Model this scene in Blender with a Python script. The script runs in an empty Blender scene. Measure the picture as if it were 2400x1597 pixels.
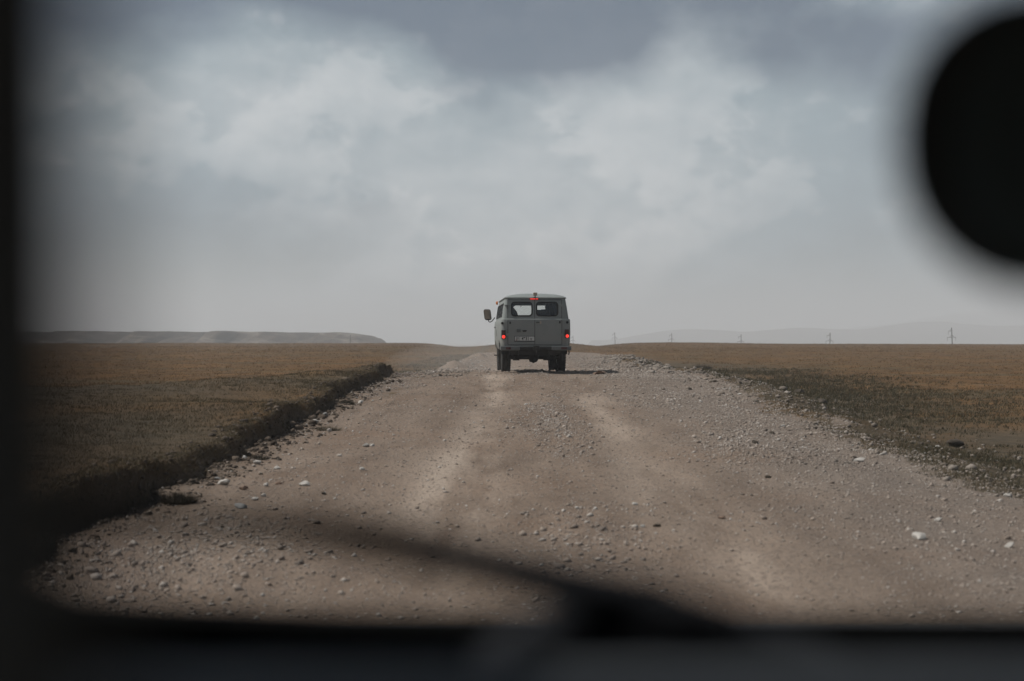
import bpy, bmesh, math, random
import numpy as np
from mathutils import Vector, Matrix, Euler

random.seed(7)
RNG = np.random.default_rng(11)
S = bpy.context.scene
C = S.collection
R = math.radians
EYE = 1.65                      # eye height above the road under the camera

# ------------------------------------------------------------------ camera
cd = bpy.data.cameras.new('camera')
cd.lens = 50.0; cd.sensor_width = 36.0
cd.clip_start = 0.02; cd.clip_end = 60000
cd.dof.use_dof = True; cd.dof.focus_distance = 39.0
cd.dof.aperture_fstop = 2.3; cd.dof.aperture_blades = 0
cam = bpy.data.objects.new('camera', cd); C.objects.link(cam)
cam.location = (0, 0, EYE); cam.rotation_euler = (R(90.08), 0, 0)
S.camera = cam

# ------------------------------------------------------------------ light
SUN_EL, SUN_AZ = 54.0, -87.0    # azimuth clockwise from +Y: the sun stands to the left
sd = bpy.data.lights.new('sun', 'SUN'); sd.energy = 5.0; sd.angle = R(0.6); sd.color = (1.0, 0.965, 0.92)
sun = bpy.data.objects.new('sun', sd); C.objects.link(sun)
_d = Vector((math.sin(R(SUN_AZ)) * math.cos(R(SUN_EL)), math.cos(R(SUN_AZ)) * math.cos(R(SUN_EL)), math.sin(R(SUN_EL))))
sun.rotation_euler = (-_d).to_track_quat('-Z', 'Y').to_euler(); sun.location = (-20, 0, 40)

S.view_settings.view_transform = 'Standard'; S.view_settings.look = 'None'
S.view_settings.exposure = -0.22; S.view_settings.gamma = 1.0
S.render.engine = 'CYCLES'
S.cycles.max_bounces = 5; S.cycles.diffuse_bounces = 2; S.cycles.glossy_bounces = 2; S.cycles.volume_bounces = 1
S.cycles.transparent_max_bounces = 12
S.cycles.use_denoising = True


class NT:
    """small helper to write node trees"""
    def __init__(s, tree): s.t = tree; tree.nodes.clear()
    def n(s, kind, _out=0, **kw):
        nd = s.t.nodes.new(kind)
        for k, v in kw.items():
            if k.startswith('i_'):
                key = k[2:]; key = int(key) if key.isdigit() else key.replace('_', ' ')
                s.put(nd.inputs[key], v)
            else: setattr(nd, k, v)
        return nd
    def put(s, sock, v):
        if isinstance(v, bpy.types.NodeSocket): s.t.links.new(v, sock)
        elif isinstance(v, bpy.types.Node): s.t.links.new(v.outputs[0], sock)
        else: sock.default_value = v
    def math(s, op, a, b=None, c=None, clamp=False):
        nd = s.t.nodes.new('ShaderNodeMath'); nd.operation = op; nd.use_clamp = clamp
        for i, v in enumerate((a, b, c)):
            if v is not None: s.put(nd.inputs[i], v)
        return nd.outputs[0]
    def vm(s, op, a, b=None):
        nd = s.t.nodes.new('ShaderNodeVectorMath'); nd.operation = op
        s.put(nd.inputs[0], a)
        if b is not None: s.put(nd.inputs[1], b)
        return nd.outputs[0]
    def mix(s, f, a, b, mode='MIX'):
        nd = s.t.nodes.new('ShaderNodeMix'); nd.data_type = 'RGBA'; nd.blend_type = mode
        s.put(nd.inputs[0], f); s.put(nd.inputs[6], a); s.put(nd.inputs[7], b)
        return nd.outputs[2]
    def rng(s, v, a, b, c=0.0, d=1.0, smooth=False):
        nd = s.t.nodes.new('ShaderNodeMapRange'); nd.clamp = True
        if smooth: nd.interpolation_type = 'SMOOTHSTEP'
        s.put(nd.inputs[0], v)
        for i, x in enumerate((a, b, c, d)): nd.inputs[i + 1].default_value = x
        return nd.outputs[0]
    def noise(s, vec, scale, detail=4, rough=0.5, dist=0.0, col=False):
        nd = s.t.nodes.new('ShaderNodeTexNoise'); s.put(nd.inputs['Vector'], vec)
        nd.inputs['Scale'].default_value = scale; nd.inputs['Detail'].default_value = detail
        nd.inputs['Roughness'].default_value = rough; nd.inputs['Distortion'].default_value = dist
        return nd.outputs[1 if col else 0]


def c3(*v): return (v[0], v[1], v[2], 1.0)

# ------------------------------------------------------------------ sky (world)
W = bpy.data.worlds.new('World'); S.world = W; W.use_nodes = True
w = NT(W.node_tree)
sky = w.n('ShaderNodeTexSky'); sky.sky_type = 'NISHITA'; sky.sun_disc = False
sky.sun_elevation = R(SUN_EL); sky.sun_rotation = R(SUN_AZ)
sky.altitude = 2000; sky.dust_density = 2.0; sky.air_density = 1.0; sky.ozone_density = 1.0
D = w.n('ShaderNodeTexCoord').outputs['Generated']
sep = w.n('ShaderNodeSeparateXYZ', i_0=D)
u = w.math('ARCTAN2', sep.outputs[0], sep.outputs[1])      # bearing
v = w.math('ARCSINE', sep.outputs[2])                      # elevation
Dp = w.vm('MULTIPLY', D, (1.0, 1.0, 1.55))


def lobe(uc, vc, ur, vr, amp):
    a = w.math('DIVIDE', w.math('SUBTRACT', u, uc), ur); b = w.math('DIVIDE', w.math('SUBTRACT', v, vc), vr)
    q = w.math('ADD', w.math('MULTIPLY', a, a), w.math('MULTIPLY', b, b))
    return w.math('MULTIPLY', w.math('EXPONENT', w.math('MULTIPLY', q, -1.0)), amp)


LOBES = [(-0.17, 0.165, 0.16, 0.035, 0.20), (-0.06, 0.13, 0.16, 0.05, 0.16), (0.11, 0.165, 0.055, 0.045, 0.22), (0.20, 0.14, 0.10, 0.05, 0.12),
         (0.035, 0.215, 0.075, 0.028, -0.34), (-0.10, 0.243, 0.11, 0.016, -0.20), (0.16, 0.243, 0.06, 0.012, -0.10), (-0.09, 0.092, 0.03, 0.02, -0.10),
         (-0.30, 0.06, 0.09, 0.025, -0.16)]
big = w.noise(Dp, 5.0, 7, 0.55, 0.0)
cov = w.math('ADD', big, w.rng(v, 0.0, 0.5, 0.13, -0.12))
for l in LOBES: cov = w.math('ADD', cov, lobe(*l))
alpha = w.rng(cov, 0.34, 0.74, 0.0, 1.0, True)
# heaped clouds inside the sheet: relief from the difference of the same noise a little towards the sun
P0 = w.vm('ADD', Dp, (0.31, 0.77, 0.12))
h0 = w.noise(P0, 8.5, 9, 0.58, 0.0)
h1 = w.noise(w.vm('ADD', P0, (-0.008, 0.0, 0.016)), 8.5, 9, 0.58, 0.0)
relief = w.math('SUBTRACT', h0, h1)
puff = w.math('ADD', h0, w.math('ADD', lobe(0.02, 0.105, 0.10, 0.035, 0.10), w.math('ADD', lobe(0.10, 0.165, 0.05, 0.03, 0.10), lobe(-0.10, 0.06, 0.12, 0.02, 0.06))))
pa = w.rng(puff, 0.505, 0.555, 0.0, 1.0, True)
shade = w.math('ADD', w.math('ADD', w.math('MULTIPLY', relief, 1.9), w.math('ADD', w.math('ADD', lobe(0.0, 0.08, 0.17, 0.10, 0.36), lobe(0.30, 0.12, 0.13, 0.12, -0.28)), -0.17)), w.math('ADD', w.math('MULTIPLY', pa, 0.27), w.math('MULTIPLY', w.rng(cov, 0.45, 0.9), 0.55)), clamp=True)
ccol = w.mix(shade, c3(0.41, 0.51, 0.575), c3(0.86, 0.89, 0.92))
lp_sky = w.n('ShaderNodeBackground'); w.put(lp_sky.inputs[0], sky); lp_sky.inputs[1].default_value = 0.05
lp_cl = w.n('ShaderNodeBackground'); w.put(lp_cl.inputs[0], ccol); lp_cl.inputs[1].default_value = 0.98
veil = w.math('MAXIMUM', w.math('MULTIPLY', alpha, 0.94), 0.15)
mx = w.n('ShaderNodeMixShader'); w.put(mx.inputs[0], veil); w.put(mx.inputs[1], lp_sky); w.put(mx.inputs[2], lp_cl)
w.put(w.n('ShaderNodeOutputWorld').inputs[0], mx)


# ------------------------------------------------------------------ helpers: objects and labels
def tag(o, label=None, cat=None, group=None, kind=None):
    for k, val in (('label', label), ('category', cat), ('group', group), ('kind', kind)):
        if val: o[k] = val
    return o


def link(name, me, mat=None, parent=None):
    o = bpy.data.objects.new(name, me); C.objects.link(o)
    if mat is not None and not me.materials: me.materials.append(mat)
    if parent is not None: o.parent = parent
    return o


def empty(name, loc, rz=0.0):
    o = bpy.data.objects.new(name, None); C.objects.link(o); o.location = loc; o.rotation_euler = (0, 0, rz); o.empty_display_size = 0.2
    return o


def np_mesh(name, V, F, smooth=False):
    """V n x 3, F m x k array (all faces with the same corner count)"""
    V = np.ascontiguousarray(V, dtype=np.float32); F = np.ascontiguousarray(F, dtype=np.int32)
    me = bpy.data.meshes.new(name)
    me.vertices.add(len(V)); me.vertices.foreach_set('co', V.ravel())
    k = F.shape[1]
    me.loops.add(F.size); me.loops.foreach_set('vertex_index', F.ravel())
    me.polygons.add(len(F)); me.polygons.foreach_set('loop_start', np.arange(0, F.size, k, dtype=np.int32))
    me.polygons.foreach_set('loop_total', np.full(len(F), k, dtype=np.int32))
    if smooth: me.polygons.foreach_set('use_smooth', np.ones(len(F), dtype=bool))
    me.update(calc_edges=True); me.validate()
    return me


def bm_mesh(bm, name, smooth=None):
    bmesh.ops.recalc_face_normals(bm, faces=bm.faces)
    me = bpy.data.meshes.new(name); bm.to_mesh(me); bm.free()
    if smooth is not None:
        for p in me.polygons: p.use_smooth = True
        me.set_sharp_from_angle(angle=R(smooth))
    return me


def box(bm, x0, x1, y0, y1, z0, z1, bev=0.0, mat=None):
    r = bmesh.ops.create_cube(bm, size=1.0)
    M = Matrix.Translation(((x0 + x1) / 2, (y0 + y1) / 2, (z0 + z1) / 2)) @ Matrix.Diagonal((x1 - x0, y1 - y0, z1 - z0, 1))
    if mat is not None: M = mat @ M
    bmesh.ops.transform(bm, matrix=M, verts=r['verts'])
    if bev > 0:
        es = list({e for q in r['verts'] for e in q.link_edges})
        bmesh.ops.bevel(bm, geom=es, offset=bev, segments=2, affect='EDGES', profile=0.6)


def tube(bm, pts, rad, n=10, cap=True):
    """a round bar through the points; rad a number or one per point"""
    pts = [Vector(p) for p in pts]
    rad = [rad] * len(pts) if isinstance(rad, (int, float)) else rad
    rings = []
    for i, p in enumerate(pts):
        t = (pts[min(i + 1, len(pts) - 1)] - pts[max(i - 1, 0)]).normalized()
        a = t.orthogonal().normalized() if i == 0 else (prev - t * prev.dot(t)).normalized()
        prev = a; b = t.cross(a)
        rings.append([bm.verts.new(p + (a * math.cos(k * 2 * math.pi / n) + b * math.sin(k * 2 * math.pi / n)) * rad[i]) for k in range(n)])
    for i in range(len(rings) - 1):
        for k in range(n):
            bm.faces.new((rings[i][k], rings[i][(k + 1) % n], rings[i + 1][(k + 1) % n], rings[i + 1][k]))
    if cap: bm.faces.new(rings[0][::-1]); bm.faces.new(rings[-1])


def lathe_x(bm, prof, n=28, cx=0.0, cy=0.0, cz=0.0):
    """profile (x, r) turned about the X axis through (cy, cz)"""
    rings = [[bm.verts.new((cx + x, cy + r * math.cos(k * 2 * math.pi / n), cz + r * math.sin(k * 2 * math.pi / n))) for k in range(n)] for x, r in prof]
    for i in range(len(rings) - 1):
        for k in range(n):
            bm.faces.new((rings[i][k], rings[i][(k + 1) % n], rings[i + 1][(k + 1) % n], rings[i + 1][k]))
    bm.faces.new(rings[0]); bm.faces.new(rings[-1])


def rrect(x0, x1, z0, z1, r, n=5):
    P = []
    for cx, cz, a0 in ((x1 - r, z1 - r, 0), (x0 + r, z1 - r, 90), (x0 + r, z0 + r, 180), (x1 - r, z0 + r, 270)):
        for k in range(n + 1):
            a = R(a0 + 90 * k / n); P.append((cx + r * math.cos(a), cz + r * math.sin(a)))
    return P


def prism(bm, P, f0, f1):
    """polygon P closed between the two mappings f0(p), f1(p)"""
    a = [bm.verts.new(f0(p)) for p in P]; b = [bm.verts.new(f1(p)) for p in P]
    n = len(P)
    for k in range(n): bm.faces.new((a[k], a[(k + 1) % n], b[(k + 1) % n], b[k]))
    bm.faces.new(a[::-1]); bm.faces.new(b)


def ring(bm, P, Q, f0, f1):
    """frame between the outer polygon P and the inner polygon Q (same point count)"""
    n = len(P)
    A, B, Cc, Dd = ([bm.verts.new(f(p)) for p in L] for f, L in ((f0, P), (f1, P), (f0, Q), (f1, Q)))
    for k in range(n):
        j = (k + 1) % n
        for a, b, c, d in ((A[k], A[j], B[j], B[k]), (Cc[j], Cc[k], Dd[k], Dd[j]), (A[j], A[k], Cc[k], Cc[j]), (B[k], B[j], Dd[j], Dd[k])):
            bm.faces.new((a, b, c, d))


def boolean_cut(me, cutters, name):
    o = bpy.data.objects.new('work', me); C.objects.link(o); tmp = []
    for cm in cutters:
        c = bpy.data.objects.new('work_cut', cm); C.objects.link(c); tmp.append(c)
        m = o.modifiers.new('b', 'BOOLEAN'); m.operation = 'DIFFERENCE'; m.object = c; m.solver = 'EXACT'
    dg = bpy.context.evaluated_depsgraph_get(); dg.update()
    out = bpy.data.meshes.new_from_object(o.evaluated_get(dg)); out.name = name
    for c in tmp: bpy.data.objects.remove(c)
    bpy.data.objects.remove(o)
    return out


# ------------------------------------------------------------------ materials
def simple(name, col, rough=0.6, metal=0.0, var=0.25, scale=8.0, spec=0.4, bump=0.0):
    m = bpy.data.materials.new(name); m.use_nodes = True; t = NT(m.node_tree)
    co = t.n('ShaderNodeTexCoord').outputs['Object']
    nz = t.noise(co, scale, 5, 0.6)
    c = t.mix(t.rng(nz, 0.3, 0.7), c3(*[x * (1 - var) for x in col]), c3(*[min(1, x * (1 + var)) for x in col]))
    b = t.n('ShaderNodeBsdfPrincipled'); t.put(b.inputs['Base Color'], c)
    b.inputs['Metallic'].default_value = metal; b.inputs['Specular IOR Level'].default_value = spec
    t.put(b.inputs['Roughness'], t.rng(nz, 0.3, 0.7, max(0, rough - 0.08), min(1, rough + 0.08)))
    if bump:
        bp = t.n('ShaderNodeBump'); bp.inputs['Strength'].default_value = bump; t.put(bp.inputs['Height'], nz); t.put(b.inputs['Normal'], bp)
    t.put(t.n('ShaderNodeOutputMaterial').inputs[0], b)
    return m


def emit(name, col, strength):
    m = bpy.data.materials.new(name); m.use_nodes = True; t = NT(m.node_tree)
    b = t.n('ShaderNodeBsdfPrincipled'); b.inputs['Base Color'].default_value = c3(*col)
    b.inputs['Emission Color'].default_value = c3(*col); b.inputs['Emission Strength'].default_value = strength
    b.inputs['Roughness'].default_value = 0.25
    t.put(t.n('ShaderNodeOutputMaterial').inputs[0], b)
    return m


def glass(name, tint=0.75, refl=0.12):
    m = bpy.data.materials.new(name); m.use_nodes = True; t = NT(m.node_tree)
    a = t.n('ShaderNodeBsdfTransparent'); a.inputs[0].default_value = c3(tint, tint * 1.01, tint)
    g = t.n('ShaderNodeBsdfGlossy'); g.inputs['Roughness'].default_value = 0.05
    f = t.n('ShaderNodeFresnel'); f.inputs[0].default_value = 1.45
    mxx = t.n('ShaderNodeMixShader'); t.put(mxx.inputs[0], t.math('MULTIPLY', f, refl * 6)); t.put(mxx.inputs[1], a); t.put(mxx.inputs[2], g)
    t.put(t.n('ShaderNodeOutputMaterial').inputs[0], mxx)
    return m


def paint_mat():
    m = bpy.data.materials.new('grey_green_van_paint'); m.use_nodes = True; t = NT(m.node_tree)
    co = t.n('ShaderNodeTexCoord').outputs['Object']
    z = t.n('ShaderNodeSeparateXYZ', i_0=co).outputs[2]
    n1 = t.noise(co, 3.0, 7, 0.62); n2 = t.noise(co, 40.0, 4, 0.6)
    dust = t.math('MULTIPLY', t.rng(z, 0.5, 1.6, 0.75, 0.08), t.rng(n1, 0.3, 0.75, 0.35, 1.0), clamp=True)
    base = t.mix(t.rng(n1, 0.35, 0.7), c3(0.235, 0.255, 0.248), c3(0.275, 0.296, 0.286))
    col = t.mix(dust, base, c3(0.255, 0.225, 0.195))
    rust = t.rng(t.noise(co, 7.0, 8, 0.7), 0.70, 0.74)
    col = t.mix(t.math('MULTIPLY', rust, t.rng(z, 0.5, 1.0, 0.8, 0.0)), col, c3(0.16, 0.07, 0.035))
    b = t.n('ShaderNodeBsdfPrincipled'); t.put(b.inputs['Base Color'], col)
    t.put(b.inputs['Roughness'], t.math('ADD', t.math('MULTIPLY', dust, 0.35), t.rng(n2, 0.3, 0.7, 0.44, 0.54)))
    b.inputs['Specular IOR Level'].default_value = 0.06; b.inputs['Coat Weight'].default_value = 0.0; b.inputs['Coat Roughness'].default_value = 0.2
    bp = t.n('ShaderNodeBump'); bp.inputs['Strength'].default_value = 0.12; bp.inputs['Distance'].default_value = 0.02
    t.put(bp.inputs['Height'], t.noise(co, 2.2, 3, 0.5)); t.put(b.inputs['Normal'], bp)
    t.put(t.n('ShaderNodeOutputMaterial').inputs[0], b)
    return m


def ground_mat():
    """one earth: gravel road, dry steppe, greener verge and cut soil, blended by the masks laid out with the terrain"""
    m = bpy.data.materials.new('steppe_and_gravel'); m.use_nodes = True; t = NT(m.node_tree)
    co = t.n('ShaderNodeNewGeometry').outputs['Position']
    at = t.n('ShaderNodeAttribute'); at.attribute_name = 'mask'
    sp = t.n('ShaderNodeSeparateColor', i_0=at.outputs['Color'])
    road, green, bank, track = sp.outputs[0], sp.outputs[1], sp.outputs[2], at.outputs['Alpha']
    long_ = t.vm('MULTIPLY', co, (1.0, 0.16, 1.0))
    nb = t.noise(co, 0.35, 6, 0.6); nm = t.noise(co, 3.0, 6, 0.6); nf = t.noise(co, 24.0, 6, 0.65); ng = t.noise(co, 90.0, 3, 0.6)
    ns = t.noise(long_, 1.1, 6, 0.6)
    # road
    px = t.n('ShaderNodeSeparateXYZ', i_0=co).outputs[0]
    nl = t.noise(t.vm('MULTIPLY', co, (1.0, 0.22, 1.0)), 2.2, 5, 0.6)
    rc = t.mix(t.rng(nl, 0.32, 0.68), c3(0.148, 0.105, 0.076), c3(0.262, 0.196, 0.148))
    rc = t.mix(t.math('MULTIPLY', t.rng(nm, 0.4, 0.7), 0.45), rc, c3(0.20, 0.150, 0.118))
    rc = t.mix(t.math('MULTIPLY', t.rng(px, 1.7, 3.2), t.rng(nb, 0.3, 0.6, 0.35, 0.8)), rc, c3(0.205, 0.175, 0.150))
    rc = t.mix(t.math('MULTIPLY', t.rng(nb, 0.48, 0.66), 0.6), rc, c3(0.205, 0.135, 0.092))
    rc = t.mix(t.math('MULTIPLY', t.rng(ns, 0.40, 0.58), t.math('ADD', t.math('MULTIPLY', track, 0.80), 0.12)), rc, c3(0.43, 0.345, 0.275))
    rc = t.mix(t.math('MULTIPLY', t.rng(nf, 0.50, 0.66), 0.7), rc, c3(0.105, 0.083, 0.068))
    vo = t.n('ShaderNodeTexVoronoi', i_Vector=co); vo.inputs['Scale'].default_value = 48.0; vo.inputs['Randomness'].default_value = 1.0
    peb = t.rng(vo.outputs['Distance'], 0.20, 0.32, 1.0, 0.0)
    pick = t.rng(t.n('ShaderNodeSeparateColor', i_0=vo.outputs['Color']).outputs[0], 0.46, 0.52)
    pebm = t.math('MULTIPLY', t.math('MULTIPLY', peb, pick), t.rng(track, 0.0, 1.0, 0.9, 0.25))
    pcol = t.mix(t.n('ShaderNodeSeparateColor', i_0=vo.outputs['Color']).outputs[1], c3(0.11, 0.10, 0.095), c3(0.36, 0.33, 0.30))
    rc = t.mix(pebm, rc, pcol)
    # steppe
    fib = t.vm('MULTIPLY', co, (1.0, 0.45, 1.0))
    na = t.noise(fib, 0.9, 8, 0.68)
    gc = t.mix(t.rng(na, 0.32, 0.68), c3(0.068, 0.040, 0.019), c3(0.205, 0.106, 0.039))
    gc = t.mix(t.math('MULTIPLY', t.rng(nf, 0.45, 0.7), 0.6), gc, c3(0.062, 0.048, 0.032))
    far_streak = t.noise(t.vm('MULTIPLY', co, (0.05, 0.22, 0.1)), 1.0, 6, 0.6)
    gc = t.mix(t.math('MULTIPLY', t.rng(far_streak, 0.48, 0.62), 0.7), gc, c3(0.090, 0.074, 0.044))
    gc = t.mix(t.math('MULTIPLY', t.rng(nb, 0.62, 0.72), 0.55), gc, c3(0.22, 0.165, 0.115))
    grn = t.mix(t.rng(nm, 0.3, 0.7), c3(0.060, 0.050, 0.034), c3(0.125, 0.090, 0.058))
    grn = t.mix(t.math('MULTIPLY', t.rng(nf, 0.5, 0.7), 0.6), grn, c3(0.030, 0.027, 0.019))
    gc = t.mix(t.math('MULTIPLY', green, t.rng(t.math('ADD', nm, t.math('MULTIPLY', green, 0.30)), 0.45, 0.66)), gc, grn)
    edge = t.rng(t.math('ADD', road, t.math('MULTIPLY', t.math('SUBTRACT', nm, 0.5), 0.9)), 0.38, 0.62, 0, 1, True)
    col = t.mix(edge, gc, rc)
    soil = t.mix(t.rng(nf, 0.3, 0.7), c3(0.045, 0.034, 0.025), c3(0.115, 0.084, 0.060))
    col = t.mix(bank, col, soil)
    b = t.n('ShaderNodeBsdfPrincipled'); t.put(b.inputs['Base Color'], col)
    b.inputs['Roughness'].default_value = 0.95; b.inputs['Specular IOR Level'].default_value = 0.15
    hgt = t.math('ADD', t.math('MULTIPLY', nf, 0.028), t.math('ADD', t.math('MULTIPLY', ng, 0.010), t.math('MULTIPLY', pebm, 0.012)))
    bp = t.n('ShaderNodeBump'); bp.inputs['Strength'].default_value = 0.9; bp.inputs['Distance'].default_value = 1.0
    t.put(bp.inputs['Height'], hgt); t.put(b.inputs['Normal'], bp)
    t.put(t.n('ShaderNodeOutputMaterial').inputs[0], b)
    return m


def island_mat(name, cols, rough=0.9, trans=0.0):
    """a colour for each loose piece, picked at random from a ramp"""
    m = bpy.data.materials.new(name); m.use_nodes = True; t = NT(m.node_tree)
    g = t.n('ShaderNodeNewGeometry')
    rp = t.n('ShaderNodeValToRGB'); cr = rp.color_ramp
    while len(cr.elements) < len(cols): cr.elements.new(0.5)
    for k, (p, c) in enumerate(cols): cr.elements[k].position = p; cr.elements[k].color = c3(*c)
    nz = t.noise(g.outputs['Position'], 0.5, 4, 0.6)
    t.put(rp.inputs[0], t.math('ADD', t.math('MULTIPLY', g.outputs['Random Per Island'], 0.75), t.math('MULTIPLY', t.rng(nz, 0.3, 0.7), 0.25)))
    sp = t.noise(g.outputs['Position'], 60.0, 3, 0.6)
    col = t.mix(t.math('MULTIPLY', t.rng(sp, 0.4, 0.7), 0.35), rp.outputs[0], c3(0.16, 0.13, 0.11)) if not trans else rp.outputs[0]
    b = t.n('ShaderNodeBsdfPrincipled'); t.put(b.inputs['Base Color'], col)
    b.inputs['Roughness'].default_value = rough; b.inputs['Specular IOR Level'].default_value = 0.2
    out = b.outputs[0]
    if trans:
        tr = t.n('ShaderNodeBsdfTranslucent'); t.put(tr.inputs[0], col)
        mxx = t.n('ShaderNodeMixShader'); mxx.inputs[0].default_value = trans; t.put(mxx.inputs[1], b); t.put(mxx.inputs[2], tr); out = mxx.outputs[0]
    t.put(t.n('ShaderNodeOutputMaterial').inputs[0], out)
    return m


M_GROUND = ground_mat()
M_PAINT = paint_mat()
M_STONE = island_mat('road_stone', [(0.0, (0.13, 0.115, 0.10)), (0.3, (0.25, 0.20, 0.165)), (0.6, (0.33, 0.272, 0.225)), (0.85, (0.43, 0.39, 0.35)), (1.0, (0.54, 0.52, 0.49))])
M_GRASS = island_mat('steppe_grass', [(0.0, (0.050, 0.045, 0.028)), (0.45, (0.088, 0.070, 0.042)), (0.8, (0.14, 0.103, 0.060)), (1.0, (0.24, 0.18, 0.105))], 0.8, 0.25)
M_GREEN = island_mat('verge_grass', [(0.0, (0.040, 0.042, 0.027)), (0.4, (0.070, 0.064, 0.040)), (0.75, (0.115, 0.088, 0.052)), (1.0, (0.21, 0.16, 0.09))], 0.8, 0.25)
M_DRY = island_mat('dry_steppe_grass', [(0.0, (0.075, 0.050, 0.028)), (0.5, (0.15, 0.090, 0.042)), (1.0, (0.23, 0.145, 0.070))], 0.8, 0.25)


# ------------------------------------------------------------------ terrain
class VN:
    """value noise in the plane"""
    def __init__(s, seed): s.g = np.random.default_rng(seed).random((256, 256))
    def at(s, x, y):
        xi = np.floor(x).astype(int); yi = np.floor(y).astype(int); fx = x - xi; fy = y - yi
        fx = fx * fx * (3 - 2 * fx); fy = fy * fy * (3 - 2 * fy)
        g = lambda a, b: s.g[a & 255, b & 255]
        return (g(xi, yi) * (1 - fx) + g(xi + 1, yi) * fx) * (1 - fy) + (g(xi, yi + 1) * (1 - fx) + g(xi + 1, yi + 1) * fx) * fy - 0.5
    def fbm(s, x, y, n=4, gain=0.5):
        r = 0; a = 1.0; f = 1.0
        for k in range(n): r = r + a * s.at(x * f + 17.3 * k, y * f + 5.1 * k); a *= gain; f *= 2.03
        return r


N1, N2, N3 = VN(1), VN(2), VN(3)


def sm(a, b, x):
    t = np.clip((x - a) / (b - a), 0, 1); return t * t * (3 - 2 * t)


def curve(pts, width):
    xs = np.array([p[0] for p in pts], float); zs = np.array([p[1] for p in pts], float)
    def f(y):
        r = 0
        for k in np.linspace(-1, 1, 9): r = r + np.interp(y + k * width * np.clip(np.abs(y) / 30, 0.5, 8), xs, zs)
        return r / 9
    return f


z_road = curve([(-200, -3.0), (0, 0), (36, .80), (39, .815), (43, .80), (48, .70), (54, .60), (62, .575), (100, .70), (125, .85), (145, 1.05), (170, 1.15), (230, .6), (300, 0.0), (400, -2.5), (9000, -10)], 2.0)
z_left = curve([(-200, -2.5), (0, .25), (25, .52), (36, .53), (45, .48), (60, .52), (100, .76), (200, 1.22), (290, 1.52), (330, 1.50), (430, -1.0), (700, -3), (9000, -10)], 4.0)
z_right = curve([(-200, -3.0), (0, -.15), (12, .02), (20, .12), (30, .28), (40, .38), (60, .50), (100, .72), (150, .97), (200, 1.2), (255, 1.38), (300, 1.33), (400, -2.2), (9000, -10)], 4.0)


def x_bank(y): return -3.12 + 0.22 * N1.at(y * 0.45, y * 0 + 3.2) + 0.26 * N1.at(y * 1.7, y * 0 + 9.1) + 0.18 * N1.at(y * 5.0, y * 0 + 4.4)
def x_right(y): return np.interp(y, [-50, 9, 13, 20, 26, 32, 38, 50, 62, 115, 140], [4.9, 4.9, 4.6, 4.5, 4.7, 5.3, 5.4, 5.5, 5.6, 7.4, 8]) + 0.7 * N2.at(y * 0.5, y * 0 + 1.7) + 0.3 * N2.at(y * 2, y * 0 + 5.7)
def x_left2(y): return np.interp(y, [-50, 40, 54, 120, 140], [-3.1, -3.0, -2.75, -2.5, -2.4]) + 0.5 * N2.at(y * 0.3, y * 0 + 8.7)


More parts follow.
